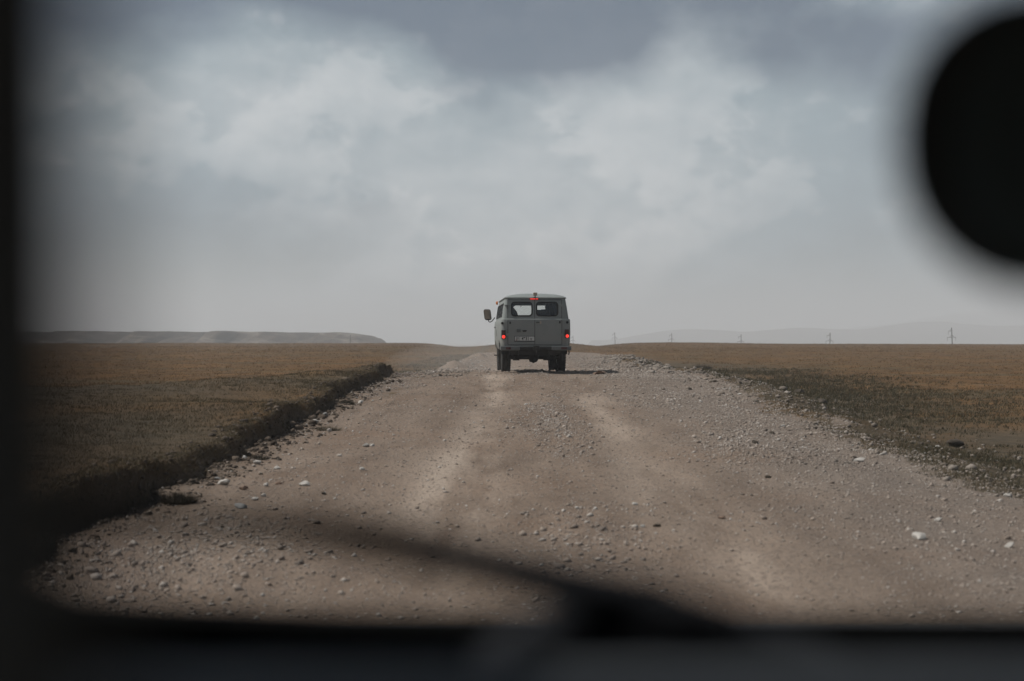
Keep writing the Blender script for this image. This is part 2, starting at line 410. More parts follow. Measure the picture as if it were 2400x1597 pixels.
def terrain(x, y, masks=False):
    x = np.asarray(x, float); y = np.asarray(y, float)
    zr, zl, zg = z_road(y), z_left(y), z_right(y)
    xb, xr = x_bank(y), x_right(y)
    far = np.clip(y - 40, 0, None)
    wl = 1.6 + np.clip(far * 0.10, 0, 16); wr = 2.2 + np.clip(far * 0.06, 0, 13)
    xl = np.where(y < 40, xb, x_left2(y))
    a = sm(0, 1, (xl - x) / wl); b = sm(0, 1, (x - xr) / wr)
    crown = -0.05 * np.clip((x - 0.9) / 4.0, -1.3, 1.3) ** 2
    base = zr + crown
    base = base + (zl - base) * a; base = base + (zg - base) * b
    # turf-topped bank along the near left edge
    yb = np.interp(-x, [3.0, 4.9, 6, 8, 20], [38.5, 30, 27.5, 26, 25]) + 1.2 * N2.at(x * .5, y * 0 + 2.2)
    pl = 1 - sm(-1.6, 2.6, y - yb)
    step = sm(0, 1, (xb - x) / (0.12 + 0.30 * np.clip(N1.at(y * .9, y * 0 + 6.6) + .12, 0, 1)))
    top = zr + 0.28 + 0.10 * N1.at(x * .3, y * .35 + 7) + 0.015 * np.clip(xb - x, 0, 8) + 0.05 * N1.fbm(x * .7, y * .7, 3) - 0.05 * sm(0.25, 0, xb - x)
    z = base + (np.maximum(top, base) - base) * step * pl
    talus = 0.09 * np.exp(-np.clip(x - xb, 0, 9) / 0.28) * (x > xb) * pl * (0.7 + N1.at(x * 2, y * 2))
    z = z + talus
    onroad = (1 - sm(-0.4, 0.3, x - xr)) * np.where(y < 40, 1 - step, 1 - sm(-0.4, 0.4, xl - x)) * (1 - sm(112, 128, y))
    # knoll behind the road, and the rise at the right of the gap
    z = z + 0.80 * np.exp(-((x - 3.2) / 5.6) ** 2 - ((y - 158) / 24) ** 2) + 0.34 * np.exp(-((x - 26) / 13.0) ** 2 - ((y - 225) / 45) ** 2)
    # rubble ridge at the right beyond the van, spoil ridge on the left
    z = z + 0.27 * np.exp(-((x - (xr + 0.3)) / 0.75) ** 2) * sm(50, 60, y) * (1 - sm(92, 104, y)) * (0.8 + 1.0 * N2.fbm(x * .9, y * .5, 3))
    z = z + 0.22 * np.exp(-((x - (x_left2(y) + 0.5)) / 0.6) ** 2) * sm(48, 56, y) * (1 - sm(96, 110, y)) * (0.9 + 1.2 * N2.fbm(x * .9 + 9, y * .4, 3))
    z = z + 0.10 * np.exp(-((x - xr - 0.2) / 0.7) ** 2) * sm(12, 22, y) * (1 - sm(40, 60, y)) * (0.6 + 2.0 * N2.fbm(x * 1.2, y * 1.2, 3))
    # relief
    near = 1 - sm(60, 160, y)
    tr = np.exp(-((x + 0.45) / 0.34) ** 2) + 0.75 * np.exp(-((x - 1.45) / 0.36) ** 2)
    ridge = np.exp(-((x - 0.62) / 0.35) ** 2) + 1.3 * np.exp(-((x - 3.0) / 0.6) ** 2) + 0.5 * np.exp(-((x + 1.7) / 0.7) ** 2)
    z = z + onroad * near * (-0.022 * tr + 0.028 * ridge + 0.05 * N3.fbm(x * .8, y * .35, 4) + 0.016 * N1.fbm(x * 5, y * 4, 3))
    z = z + (1 - onroad) * (0.06 * N3.fbm(x * .5, y * .4, 4) + 0.022 * N1.fbm(x * 4, y * 4, 3) * near)
    z = z + sm(60, 260, y) * (1 - onroad) * 0.22 * N3.fbm(x * .045, y * .03, 4)
    if not masks: return z
    rm = onroad * (1 - 0.42 * sm(1.5, 0, xr - x))
    rm = rm - 0.45 * np.exp(-((x - (xb + 0.75)) / 0.35) ** 2) * sm(-0.15, 0.25, N2.fbm(x * .6, y * .35, 3)) * pl
    rm = np.maximum(rm, 0.55 * (x > xr) * sm(3.2, 0.2, x - xr) * sm(0.02, 0.22, N2.fbm(x * .7 + 4, y * .3, 3)) * sm(6, 9, y) * (1 - sm(45, 60, y)))
    green = np.clip(pl * step * (0.85 + 0.9 * N3.fbm(x * .25, y * .2, 3)) + sm(-.9, 0, x - xr) * (1 - sm(1.5, 9.0, x - xr)) * (1 - sm(60, 110, y)) * (0.85 + 0.9 * N3.fbm(x * .35, y * .22, 3))
                    + sm(1.2, 0, xl - x) * (x < xl) * sm(40, 50, y) * 0.8 + 0.75 * np.exp(-((x - 2.5) / 9.5) ** 2 - ((y - 150) / 32) ** 2), 0, 1)
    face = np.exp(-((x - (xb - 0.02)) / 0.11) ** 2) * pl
    return z, rm, green, np.clip(face * 1.25, 0, 1), np.clip(tr * (0.75 + 1.9 * N3.fbm(x * .5 + 3, y * .14, 3)) + 0.70 * np.exp(-((x + .60 + .02 * (y - 13)) / .42) ** 2 - ((y - 13.6) / 3.0) ** 4), 0, 1) * onroad


def graded(start, stop, step, grow):
    out = [start]; s = step
    while out[-1] < stop: out.append(out[-1] + s); s *= grow
    return np.array(out)


xs = np.concatenate([-graded(7.4, 9500, .16, 1.085)[::-1], np.arange(-7.3, -3.7, .10), np.arange(-3.7, -2.6, .030), np.arange(-2.6, 8.0, .085), graded(8.0, 9500, .12, 1.085)])
ys = np.concatenate([-graded(2.0, 300, 1.0, 1.25)[::-1], np.arange(-1.5, 7, .5), graded(7.0, 48, .055, 1.0045), graded(48.3, 330, .22, 1.013), graded(334, 11000, 6, 1.07)])
X, Y = np.meshgrid(xs, ys)
Z, RM, GM, BMk, TM = terrain(X, Y, True)
nx, ny = len(xs), len(ys)
V = np.stack([X, Y, Z], -1).reshape(-1, 3)
idx = np.arange(nx * ny).reshape(ny, nx)
F = np.stack([idx[:-1, :-1], idx[:-1, 1:], idx[1:, 1:], idx[1:, :-1]], -1).reshape(-1, 4)
AT = np.stack([RM, GM, BMk, TM], -1).reshape(-1, 4).astype(np.float32)
fr = (RM > 0.45).reshape(-1)[F].mean(1) > 0.5
fb = (BMk > 0.25).reshape(-1)[F].mean(1) > 0.5


def sub_sheet(name, sel):
    f = F[sel]; used = np.unique(f); remap = np.zeros(len(V), np.int32); remap[used] = np.arange(len(used))
    me = np_mesh(name, V[used], remap[f], True)
    at = me.attributes.new('mask', 'FLOAT_COLOR', 'POINT'); at.data.foreach_set('color', AT[used].ravel())
    return link(name, me, M_GROUND)


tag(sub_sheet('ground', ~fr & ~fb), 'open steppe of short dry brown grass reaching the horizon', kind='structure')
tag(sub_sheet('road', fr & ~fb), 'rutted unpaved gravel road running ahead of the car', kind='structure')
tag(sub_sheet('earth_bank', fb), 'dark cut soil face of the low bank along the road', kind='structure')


# distant landforms --------------------------------------------------------
def ridge_mesh(name, x0, x1, y0, depth, crest, base, nxx, nyy, seed, rough, gully):
    nz = VN(seed)
    gx = np.linspace(x0, x1, nxx); t = np.linspace(0, 1, nyy)
    GX, T = np.meshgrid(gx, t)
    h = crest(GX)
    prof = np.where(T < 0.5, sm(0, 0.42, T), 1 - 0.9 * sm(0.55, 1, T))
    gu = nz.fbm(GX / gully, T * 2.0, 4, 0.55)
    GZ = base + (h - base) * np.clip(prof + gu * rough * (1 - np.abs(T - .45) * 1.2) * (prof < 0.98), 0, 1.0) + 0.02 * (h - base) * nz.fbm(GX / gully * 4, T * 9, 3)
    GY = y0 + depth * T + nz.fbm(GX / gully / 2, T * 1.0 + 4, 3) * depth * 0.25
    vv = np.stack([GX, GY, GZ], -1).reshape(-1, 3); ii = np.arange(nxx * nyy).reshape(nyy, nxx)
    ff = np.stack([ii[:-1, :-1], ii[:-1, 1:], ii[1:, 1:], ii[1:, :-1]], -1).reshape(-1, 4)
    return np_mesh(name, vv, ff, True)


def hill_mat():
    m = bpy.data.materials.new('eroded_hillside'); m.use_nodes = True; t = NT(m.node_tree)
    co = t.n('ShaderNodeNewGeometry').outputs['Position']
    a = t.noise(t.vm('MULTIPLY', t.vm('ADD', co, t.n('ShaderNodeCombineXYZ', i_0=t.math('MULTIPLY', t.n('ShaderNodeSeparateXYZ', i_0=co).outputs[2], 4.0)).outputs[0]), (0.09, 0.02, 0.30)), 1.0, 7, 0.62); b_ = t.noise(co, 0.12, 6, 0.65)
    c = t.mix(t.rng(b_, 0.3, 0.7), c3(0.042, 0.034, 0.027), c3(0.095, 0.072, 0.054))
    c = t.mix(t.math('MULTIPLY', t.rng(a, 0.53, 0.64), 0.6), c, c3(0.25, 0.21, 0.175))
    b = t.n('ShaderNodeBsdfPrincipled'); t.put(b.inputs['Base Color'], c); b.inputs['Roughness'].default_value = 1.0; b.inputs['Specular IOR Level'].default_value = 0.1
    t.put(t.n('ShaderNodeOutputMaterial').inputs[0], b)
    return m


M_HILL = hill_mat()
o = link('hill', ridge_mesh('hill', -620, -58, 640, 260, lambda x: 7.3 - 13 * sm(-98, -50, x) ** 1.6 + 0.25 * np.sin(x * .013) + 0.5 * VN(77).fbm(x * .12, x * 0 + 2.0, 4), -3.2, 520, 60, 21, 0.8, 11.0), M_HILL)
tag(o, 'long flat-topped eroded bluff on the skyline', kind='structure')
o = link('mountain', ridge_mesh('mountain', 200, 2900, 3000, 800, lambda x: 4 + 34 * sm(210, 520, x) + 8 * np.sin(x * .0075) + 5 * np.sin(x * .021), -10, 260, 30, 31, 0.5, 90.0), M_HILL)
tag(o, 'low hazy mountain ridge beyond the plain', kind='structure')
o = link('mountain', ridge_mesh('mountain_back', 600, 4600, 4300, 1100, lambda x: 10 + 92 * sm(680, 1750, x) + 7 * np.sin(x * .0046) + 4 * np.sin(x * .017), -10, 260, 30, 37, 0.5, 130.0), M_HILL)
tag(o, 'higher faint mountain ridge behind the low ridge', kind='structure')

# air ----------------------------------------------------------------------
bm = bmesh.new(); box(bm, -11500, 11500, -320, 12500, -25, 118)
hz = link('haze', bm_mesh(bm, 'haze'))
m = bpy.data.materials.new('dusty_air'); m.use_nodes = True; t = NT(m.node_tree)
pv = t.n('ShaderNodeVolumePrincipled'); pv.inputs['Density Attribute'].default_value = ''; m.cycles.homogeneous_volume = True; pv.inputs['Color'].default_value = c3(0.955, 0.975, 0.995); pv.inputs['Density'].default_value = 0.00068; pv.inputs['Anisotropy'].default_value = 0.0
t.put(t.n('ShaderNodeOutputMaterial').inputs['Volume'], pv)
hz.data.materials.append(m); tag(hz, 'pale dusty air over the whole plain', kind='stuff')


# ------------------------------------------------------------------ stones
def ico(sub):
    bm = bmesh.new(); bmesh.ops.create_icosphere(bm, subdivisions=sub, radius=1.0)
    bm.verts.ensure_lookup_table()
    vv = np.array([q.co[:] for q in bm.verts]); ff = np.array([[q.index for q in f.verts] for f in bm.faces]); bm.free()
    return vv, ff


OCT_V = np.array([[1, 0, 0], [-1, 0, 0], [0, 1, 0], [0, -1, 0], [0, 0, 1], [0, 0, -1]], float)
OCT_F = np.array([[0, 2, 4], [2, 1, 4], [1, 3, 4], [3, 0, 4], [2, 0, 5], [1, 2, 5], [3, 1, 5], [0, 3, 5]])
ICO_V, ICO_F = ico(1)


def scatter_stones(x, y, size, shape, sink=0.25):
    bv, bf = (OCT_V, OCT_F) if shape == 'oct' else (ICO_V, ICO_F)
    n = len(x); k = len(bv)
    jit = 1 + RNG.uniform(-0.30, 0.30, (n, k, 1))
    P = bv[None] * jit + RNG.uniform(-.12, .12, (n, k, 3))
    sc = np.stack([RNG.uniform(.8, 1.35, n), RNG.uniform(.65, 1.05, n), RNG.uniform(.42, .85, n)], -1) * size[:, None]
    P = P * sc[:, None, :]
    a, b = RNG.uniform(0, 6.283, n), RNG.normal(0, .25, n)
    cb, sb = np.cos(b)[:, None], np.sin(b)[:, None]
    P = np.stack([P[..., 0] * cb - P[..., 2] * sb, P[..., 1], P[..., 0] * sb + P[..., 2] * cb], -1)
    ca, sa = np.cos(a)[:, None], np.sin(a)[:, None]
    P = np.stack([P[..., 0] * ca - P[..., 1] * sa, P[..., 0] * sa + P[..., 1] * ca, P[..., 2]], -1)
    z = terrain(x, y)
    P = P + np.stack([x, y, z + size * (0.5 - sink)], -1)[:, None, :]
    return P.reshape(-1, 3), (bf[None] + (np.arange(n) * k)[:, None, None]).reshape(-1, 3)


def road_density(x, y):
    d = 0.20 + 0.9 * np.exp(-((x - 0.62) / 0.38) ** 2) + 1.5 * np.exp(-((x - 3.0) / 0.75) ** 2) + 0.8 * np.exp(-((x + 1.9) / 0.8) ** 2) + 0.5 * np.exp(-((x - 4.3) / .6) ** 2)
    d = d * (1 - 0.85 * np.exp(-((x + 0.35) / 0.38) ** 2)) * (1 - 0.75 * np.exp(-((x - 1.5) / 0.38) ** 2))
    d = d + 1.0 * np.exp(-((x + 2.6) / 0.45) ** 2)
    return d * np.clip(0.55 + 2.2 * N2.fbm(x * .55, y * .22, 4), 0.05, 2.0) * (0.25 + 0.75 * sm(8, 13, y))


def sample_road(n, ymin, ymax, dens, power=1.5):
    out = []
    tot = 0
    while tot < n:
        uu = RNG.random(n * 3); yy = ymin * (ymax / ymin) ** uu if power else RNG.uniform(ymin, ymax, n * 3)
        xr = x_right(yy); xl = np.where(yy < 40, x_bank(yy), x_left2(yy)) + 0.02
        xx = xl + (xr + 0.4 - xl) * RNG.random(n * 3)
        keep = RNG.random(n * 3) < dens(xx, yy) / 2.2
        out.append(np.stack([xx, yy], -1)[keep]); tot += keep.sum()
    return np.concatenate(out)[:n]


p = sample_road(95000, 7.0, 42, lambda x, y: road_density(x, y) + .14 + .25 * sm(1.9, 3.0, x))
sz = np.clip(RNG.lognormal(-4.95, 0.46, len(p)), .004, .030) * np.clip(0.70 + p[:, 1] / 40, .8, 1.6)
v1, f1 = scatter_stones(p[:, 0], p[:, 1], sz, 'oct', .42)
p = sample_road(3000, 7.5, 48, road_density)
sz = np.clip(RNG.lognormal(-4.2, 0.42, len(p)), .010, .038)
v2, f2 = scatter_stones(p[:, 0], p[:, 1], sz, 'ico')
p = sample_road(5000, 40, 118, lambda x, y: 0.5 + 1.2 * np.exp(-((x - 4.3) / 1.2) ** 2) + 1.2 * np.exp(-((x + 2.0) / .7) ** 2))
sz = np.clip(RNG.lognormal(-3.7, 0.45, len(p)), .015, .07)
v3, f3 = scatter_stones(p[:, 0], p[:, 1], sz, 'oct')
VV = np.concatenate([v1, v2, v3]); FF = np.concatenate([f1, f2 + len(v1), f3 + len(v1) + len(v2)])
tag(link('gravel', np_mesh('gravel', VV, FF), M_STONE), 'loose grey and tan gravel scattered over the road', kind='stuff')

# heaped rubble along the right edge beyond the van, and the crest line on the left
yy = RNG.uniform(52, 104, 2600); xx = x_right(yy) + RNG.normal(0.3, .5, 2600); sz = np.clip(RNG.lognormal(-3.05, .45, 2600), .025, .14)
v0, f0 = scatter_stones(xx, yy, sz, 'ico')
n_ = 2600; yy = 9 * (44 / 9) ** RNG.random(n_); xx = x_right(yy) + np.abs(RNG.normal(0, 1.3, n_)) - .4; sz = np.clip(RNG.lognormal(-4.2, .5, n_), .008, .06)
v1, f1 = scatter_stones(xx, yy, sz, 'ico')
v1 = np.concatenate([v0, v1]); f1 = np.concatenate([f0, f1 + len(v0)])
yy = RNG.uniform(26, 52, 700); xx = x_right(yy) + RNG.normal(0.1, .6, 700); sz = np.clip(RNG.lognormal(-3.5, .5, 700), .02, .09)
v2, f2 = scatter_stones(xx, yy, sz, 'ico')
yy = RNG.uniform(36, 44, 500); xx = RNG.uniform(-3.6, -1.2, 500); sz = np.clip(RNG.lognormal(-3.7, .5, 500), .014, .07)
v3, f3 = scatter_stones(xx, yy, sz, 'ico')
M_RUBBLE = island_mat('rubble_stone', [(0.0, (0.11, 0.095, 0.08)), (0.4, (0.20, 0.165, 0.135)), (1.0, (0.33, 0.29, 0.25))])
tag(link('rubble', np_mesh('rubble', np.concatenate([v1, v2, v3]), np.concatenate([f1, f2 + len(v1), f3 + len(v1) + len(v2)])), M_RUBBLE),
    'heaped rubble and clods along the shoulder beside the van', kind='stuff')

n_ = 3600; yy = 7 * (38 / 7) ** RNG.random(n_); xx = x_bank(yy) + RNG.normal(.05, .20, n_) - .05; sz = np.clip(RNG.lognormal(-3.9, .5, n_), .010, .07) * np.clip(yy / 20, .38, 1)
v1, f1 = scatter_stones(xx, yy, sz, 'ico', .35)
tag(link('soil_crumbs', np_mesh('soil_crumbs', v1, f1), island_mat('crumbled_soil', [(0.0, (0.035, 0.027, 0.020)), (0.6, (0.075, 0.055, 0.040)), (1.0, (0.15, 0.115, 0.085))])),
    'dark crumbled soil fallen along the foot of the bank', kind='stuff')
# stones large enough to be told apart ---------------------------------------
M_ROCK = {'p': simple('pale_limestone', (0.40, 0.37, 0.335), .9, 0, .22, 22, .2, .3), 'g': simple('grey_stone', (0.24, 0.235, 0.225), .9, 0, .25, 22, .2, .3),
          'b': simple('brown_stone', (0.20, 0.135, 0.10), .9, 0, .25, 22, .2, .3), 'd': simple('dark_clod', (0.075, 0.062, 0.05), .95, 0, .35, 14, .1, .5)}
BASE2_V, BASE2_F = ico(2)


def rock(x, y, s, k, label, group=None, name='rock', flat=0.62):
    g = VN(RNG.integers(1, 9999))
    n = BASE2_V / np.linalg.norm(BASE2_V, axis=1)[:, None]
    P = n * (1 + 0.55 * g.at(n[:, 0] * 1.6 + 7, n[:, 1] * 1.6 + n[:, 2] * 1.9 + 3) + 0.25 * g.at(n[:, 0] * 4 + 1, n[:, 2] * 4 + n[:, 1] * 3))[:, None]
    for q in range(4):                                   # knapped faces
        d = RNG.normal(size=3); d /= np.linalg.norm(d); t_ = P @ d; lim = RNG.uniform(.55, .8)
        P = P - np.where(t_ > lim, (t_ - lim) * .9, 0)[:, None] * d
    P = P * np.array([1.12, .85, flat]) * s
    me = np_mesh(name, P, BASE2_F, True); me.set_sharp_from_angle(angle=R(32))
    o = link(name, me, M_ROCK[k]); o.location = (x, y, float(terrain(x, y)) + s * flat * 0.45)
    o.rotation_euler = (RNG.normal(0, .15), RNG.normal(0, .15), RNG.uniform(0, 6.28))
    return tag(o, label, 'rock', group)


GL, GR = 'stones on the road below the bank', 'stones on the right side of the road'
LEFT = [(-2.74, 13.5, .060, 'p', 'large pale angular stone with a dark side, near the foot of the bank'), (-2.98, 15.85, .036, 'p', 'small pale stone touching the shadow of the bank'),
        (-2.78, 15.5, .050, 'p', 'pale stone uphill of the large pale angular stone'), (-2.5, 15.15, .042, 'p', 'pale flat stone just right of its pale neighbour below the bank'),
        (-2.92, 21.0, .063, 'p', 'pale stone at the foot of the bank farther up the road'), (-1.96, 13.45, .050, 'p', 'pale wedge-shaped stone lying alone, right of the stones below the bank'),
        (-2.33, 13.45, .036, 'p', 'pale stone paired with a brown stone below the bank'), (-2.24, 13.65, .036, 'b', 'brown stone beside a pale stone below the bank'),
        (-2.3, 12.05, .050, 'g', 'rounded grey stone half in shade, lowest on the left of the road'), (-2.26, 12.5, .034, 'p', 'small pale stone just above the rounded grey stone'), (-2.49, 13.2, .038, 'b', 'small brown stone right beside the large pale angular stone'), (-2.9, 14.0, .030, 'g', 'small grey stone in the bank shadow just past the large pale angular stone'),
        (-2.63, 16.05, .032, 'd', 'dark stone on the light gravel uphill of the pale stones'), (-1.71, 12.95, .028, 'd', 'small dark stone alone left of the wheel track'), (-2.23, 12.75, .030, 'p', 'upper of two small pale stones above the rounded grey stone'),
        (-2.95, 22.45, .045, 'g', 'grey stone at the bank foot past the low grey green tuft'), (-1.56, 14.8, .033, 'p', 'small pale stone nearest the left wheel track'), (-1.81, 17.6, .048, 'p', 'larger of two pale stones side by side left of the wheel track'), (-1.74, 17.7, .036, 'p', 'smaller of two pale stones side by side left of the wheel track'), (-2.8, 26.3, .063, 'p', 'pale flat stone under the far end of the bank')]
for x, y, s, k, lab in LEFT:
    rock(x, y, s, k, lab or {'p': 'small pale stone among the gravel below the bank', 'b': 'small brown stone among the gravel below the bank', 'g': 'small grey stone close under the bank'}[k], GL)
RIGHT = [(7.05, 35.0, .14, 'd', 'dark earth clod at the far end of the right-hand shoulder'), (6.57, 30.2, .15, 'd', 'wide dark earth clod on the grassy right shoulder'), (6.76, 33.15, .07, 'p', 'pale stone between two dark clods on the right shoulder'),
         (6.5, 20.85, .12, 'd', 'biggest dark clod in the right verge grass, nearest the frame edge'), (5.93, 19.85, .060, 'p', 'pale stone beside the biggest dark clod in the right verge'), (5.23, 18.25, .055, 'd', 'dark clod at the edge of the right verge grass'),
         (3.88, 15.9, .066, 'p', 'pale flat slab lying on the right gravel windrow'), (2.97, 17.35, .042, 'd', 'small dark stone on the windrow, uphill and left of the pale flat slab'), (3.8, 20.0, .042, 'p', 'small pale stone on the windrow, uphill of the pale flat slab'), (3.49, 19.1, .046, 'd', 'small dark stone on the windrow just below a pale stone'), (4.51, 28.2, .055, 'p', 'pale stone far up the right gravel edge below the dark clods'),
         (6.5, 37.75, .11, 'p', 'pale slab on the right shoulder level with the van'), (4.5, 12.9, .048, 'p', 'pale stone at the right frame edge above the gravel'), (3.31, 11.05, .034, 'p', 'small pale stone right of the long pale stone'), (3.48, 9.95, .034, 'p', 'lowest small pale stone on the right of the road'),
         (2.91, 10.15, .062, 'p', 'long pale stone low on the right of the road'), (1.04, 12.0, .027, 'p', 'small pale stone alone in the middle gravel strip'), (1.1, 10.75, .028, 'd', 'small dark stone low in the middle gravel strip'), (0.99, 10.75, .026, 'p', 'small pale stone touching a dark stone in the middle gravel strip'), (2.54, 14.1, .034, 'd', 'small dark stone alone between the right track and the windrow'),
         (1.66, 11.3, .036, 'b', 'flat brown stone between the wheel tracks'), (2.35, 38.0, .17, 'b', 'flat brown clod lying on the road beside the van shadow')]
for x, y, s, k, lab in RIGHT:
    rock(x, y, s, k, lab or {'p': 'small pale stone among the gravel on the right of the road', 'd': 'small dark stone among the gravel on the right of the road'}[k], GR, flat=0.35 if k == 'b' else 0.6)


# ------------------------------------------------------------------ grass
def blades(x, y, h, wid, per, spread, lean=0.5, zoff=-0.01):
    n = len(x) * per
    bx = np.repeat(x, per) + RNG.normal(0, 1, n) * np.repeat(spread, per); by = np.repeat(y, per) + RNG.normal(0, 1, n) * np.repeat(spread, per)
    hh = np.repeat(h, per) * RNG.uniform(.5, 1.15, n); ww = np.repeat(wid, per) * RNG.uniform(.7, 1.3, n)
    bz = terrain(bx, by) + zoff
    a = RNG.uniform(0, 6.283, n); dx, dy = np.cos(a), np.sin(a)
    lx = RNG.normal(0.12, lean, n) * hh; ly = RNG.normal(0, lean, n) * hh
    A = np.stack([bx - dx * ww, by - dy * ww, bz], -1); B = np.stack([bx + dx * ww, by + dy * ww, bz], -1)
    T = np.stack([bx + lx, by + ly, bz + hh], -1)
    VVv = np.stack([A, B, T], 1).reshape(-1, 3)
    return VVv, np.arange(n * 3).reshape(-1, 3)


def grass(name, parts, mat, label):
    vs, fs, off = [], [], 0
    for a, b in parts: vs.append(a); fs.append(b + off); off += len(a)
    return tag(link(name, np_mesh(name, np.concatenate(vs), np.concatenate(fs)), mat), label, kind='stuff')


# turf on top of the bank
n = 30000
yy = 6.5 * (39 / 6.5) ** RNG.random(n); xx = x_bank(yy) - 0.03 - RNG.random(n) ** 1.35 * np.minimum(12, yy * .42)
ok = yy < np.interp(-xx, [3.0, 4.9, 6, 8, 20], [39, 31, 28.5, 27, 26]); xx, yy = xx[ok], yy[ok]
k = np.clip(N3.fbm(xx * .6, yy * .6, 3) + .5, .15, 1.2)
P1 = blades(xx, yy, (.020 + .032 * k) * np.clip(.8 + yy / 60, .9, 1.4), .003 * np.clip(.8 + yy / 20, 1, 2.6), 5, np.full(len(xx), .035))
# fringe hanging over the cut edge
n = 2600
yy = 6.5 * (38 / 6.5) ** RNG.random(n); xx = x_bank(yy) - RNG.uniform(.05, .30, n)
P2 = blades(xx, yy, np.full(n, .05), .0035 * np.clip(.8 + yy / 20, 1, 2.6), 4, np.full(n, .03), 1.1)
grass('turf_grass', [P1, P2], M_GRASS, 'short olive brown grass growing on top of the bank')
# verge on the right
n = 36000
yy = 9 * (62 / 9) ** RNG.random(n); xx = x_right(yy) + RNG.uniform(-.25, 1, n) * RNG.uniform(.3, 1, n) * np.minimum(9, 3.0 + yy * .2) - .05
ok = RNG.random(n) < np.clip(.45 + 1.6 * N3.fbm(xx * .5, yy * .4, 3) + .4 * sm(0, 2, xx - x_right(yy)), .03, 1) * sm(-.5, .5, xx - x_right(yy))
xx, yy = xx[ok], yy[ok]
P1 = blades(xx, yy, 0.045 * np.clip(.8 + yy / 40, .9, 2.0) * RNG.uniform(.6, 1.3, len(xx)), .0035 * np.clip(.8 + yy / 16, 1, 3.4), 5, np.full(len(xx), .04))
n = 1500
yy = RNG.uniform(44, 110, n); xx = x_left2(yy) - RNG.random(n) * 2.5
P2 = blades(xx, yy, np.full(n, .10), np.full(n, .012), 4, np.full(n, .08))
grass('verge_grass', [P1, P2], M_GREEN, 'dull green grass along the verge of the road')
# thin tufts over the dry plain
n = 30000
yy = 26 * (300 / 26) ** RNG.random(n); xx = RNG.uniform(-.40, .40, n) * yy
ok = ((xx < x_left2(yy) - 2.5) | (xx > x_right(yy) + 3.0)) & (yy > np.where(xx < 0, 27, 16))
xx, yy = xx[ok], yy[ok]
P1 = blades(xx, yy, np.full(len(xx), .055) + .00035 * yy, .006 + .00010 * yy, 4, .05 + .0008 * yy)
n = 9000
yy = 120 * (300 / 120) ** RNG.random(n); xx = 3 + RNG.normal(0, 26, n)
P2 = blades(xx, yy, np.full(n, .12), np.full(n, .022), 3, np.full(n, .2))
grass('steppe_grass', [P1, P2], M_DRY, 'sparse dry orange brown tufts over the plain')


def clump(x, y, r, h, n, mat, label, group=None):
    o = empty('grass_clump', (x, y, float(terrain(x, y))))
    a = RNG.uniform(0, 6.283, n); q = r * np.sqrt(RNG.random(n))
    px_, py_ = q * np.cos(a), q * np.sin(a) * .8
    hh = h * (1 - .5 * (q / r) ** 2) * RNG.uniform(.5, 1.1, n); ww = RNG.uniform(.002, .004, n); b = RNG.uniform(0, 6.283, n)
    A = np.stack([px_ - np.cos(b) * ww, py_ - np.sin(b) * ww, np.zeros(n) - .02], -1); B = np.stack([px_ + np.cos(b) * ww, py_ + np.sin(b) * ww, np.zeros(n) - .02], -1)
    T = np.stack([px_ * 1.5 + RNG.normal(0, .03, n), py_ * 1.5 + RNG.normal(0, .03, n), hh], -1)
    link('blades', np_mesh('blades', np.stack([A, B, T], 1).reshape(-1, 3), np.arange(n * 3).reshape(-1, 3)), mat, o)
    g = ICO_V * np.array([r * 1.05, r * .85, h * .35]) * (1 + RNG.uniform(-.2, .2, (len(ICO_V), 1)))
    link('sod', np_mesh('sod', g, ICO_F, True), M_ROCK['d'], o)
    return tag(o, label, 'grass clump', group)


M_SOD = island_mat('dark_clump_grass', [(0.0, (0.022, 0.02, 0.014)), (0.7, (0.05, 0.042, 0.028)), (1.0, (0.10, 0.08, 0.05))], .85, .15)
clump(-2.88, 12.3, .13, .11, 900, M_SOD, 'dark fallen sod with grass at the foot of the bank, low on the left', 'fallen sods and tufts')
clump(-2.85, 16.0, .07, .07, 350, M_SOD, 'small dark tuft beside the pale stone under the bank', 'fallen sods and tufts')
clump(-2.62, 20.2, .16, .09, 500, M_GREEN, 'low grey green tuft growing out of the road edge below the bank', 'fallen sods and tufts')
clump(-2.95, 25.5, .12, .12, 600, M_SOD, 'brown sod slumped from the bank, near its far end', 'fallen sods and tufts')
# dust hanging behind the van's left wheels
g = ico(3)[0] * np.array([2.8, 11.0, .75]); g[:, 2] = np.where(g[:, 2] < 0, g[:, 2] * .6, g[:, 2]); g[:, 0] *= 1 - .25 * (g[:, 1] / 9.0)
du = link('dust', np_mesh('dust', g, ico(3)[1], True)); du.location = (-1.5, 49.0, .95); du.rotation_euler = (0, 0, R(4))
m = bpy.data.materials.new('raised_dust'); m.use_nodes = True; t = NT(m.node_tree)
pv = t.n('ShaderNodeVolumePrincipled'); pv.inputs['Density Attribute'].default_value = ''; m.cycles.homogeneous_volume = True
pv.inputs['Color'].default_value = c3(0.95, 0.91, 0.86); pv.inputs['Density'].default_value = 0.012
t.put(t.n('ShaderNodeOutputMaterial').inputs['Volume'], pv); du.data.materials.append(m)
tag(du, 'thin pale dust hanging behind the left wheels of the van', kind='stuff')
clump(8.3, 62.0, .38, .28, 700, M_SOD, 'dark bushy tuft on the right plain edge beyond the rubble', 'fallen sods and tufts')


# ------------------------------------------------------------------ power poles
M_POLE = simple('weathered_pole', (0.085, 0.075, 0.068), .9, 0, .3, 3)
M_INS = simple('insulator', (0.12, 0.11, 0.10), .4, 0, .2, 5)


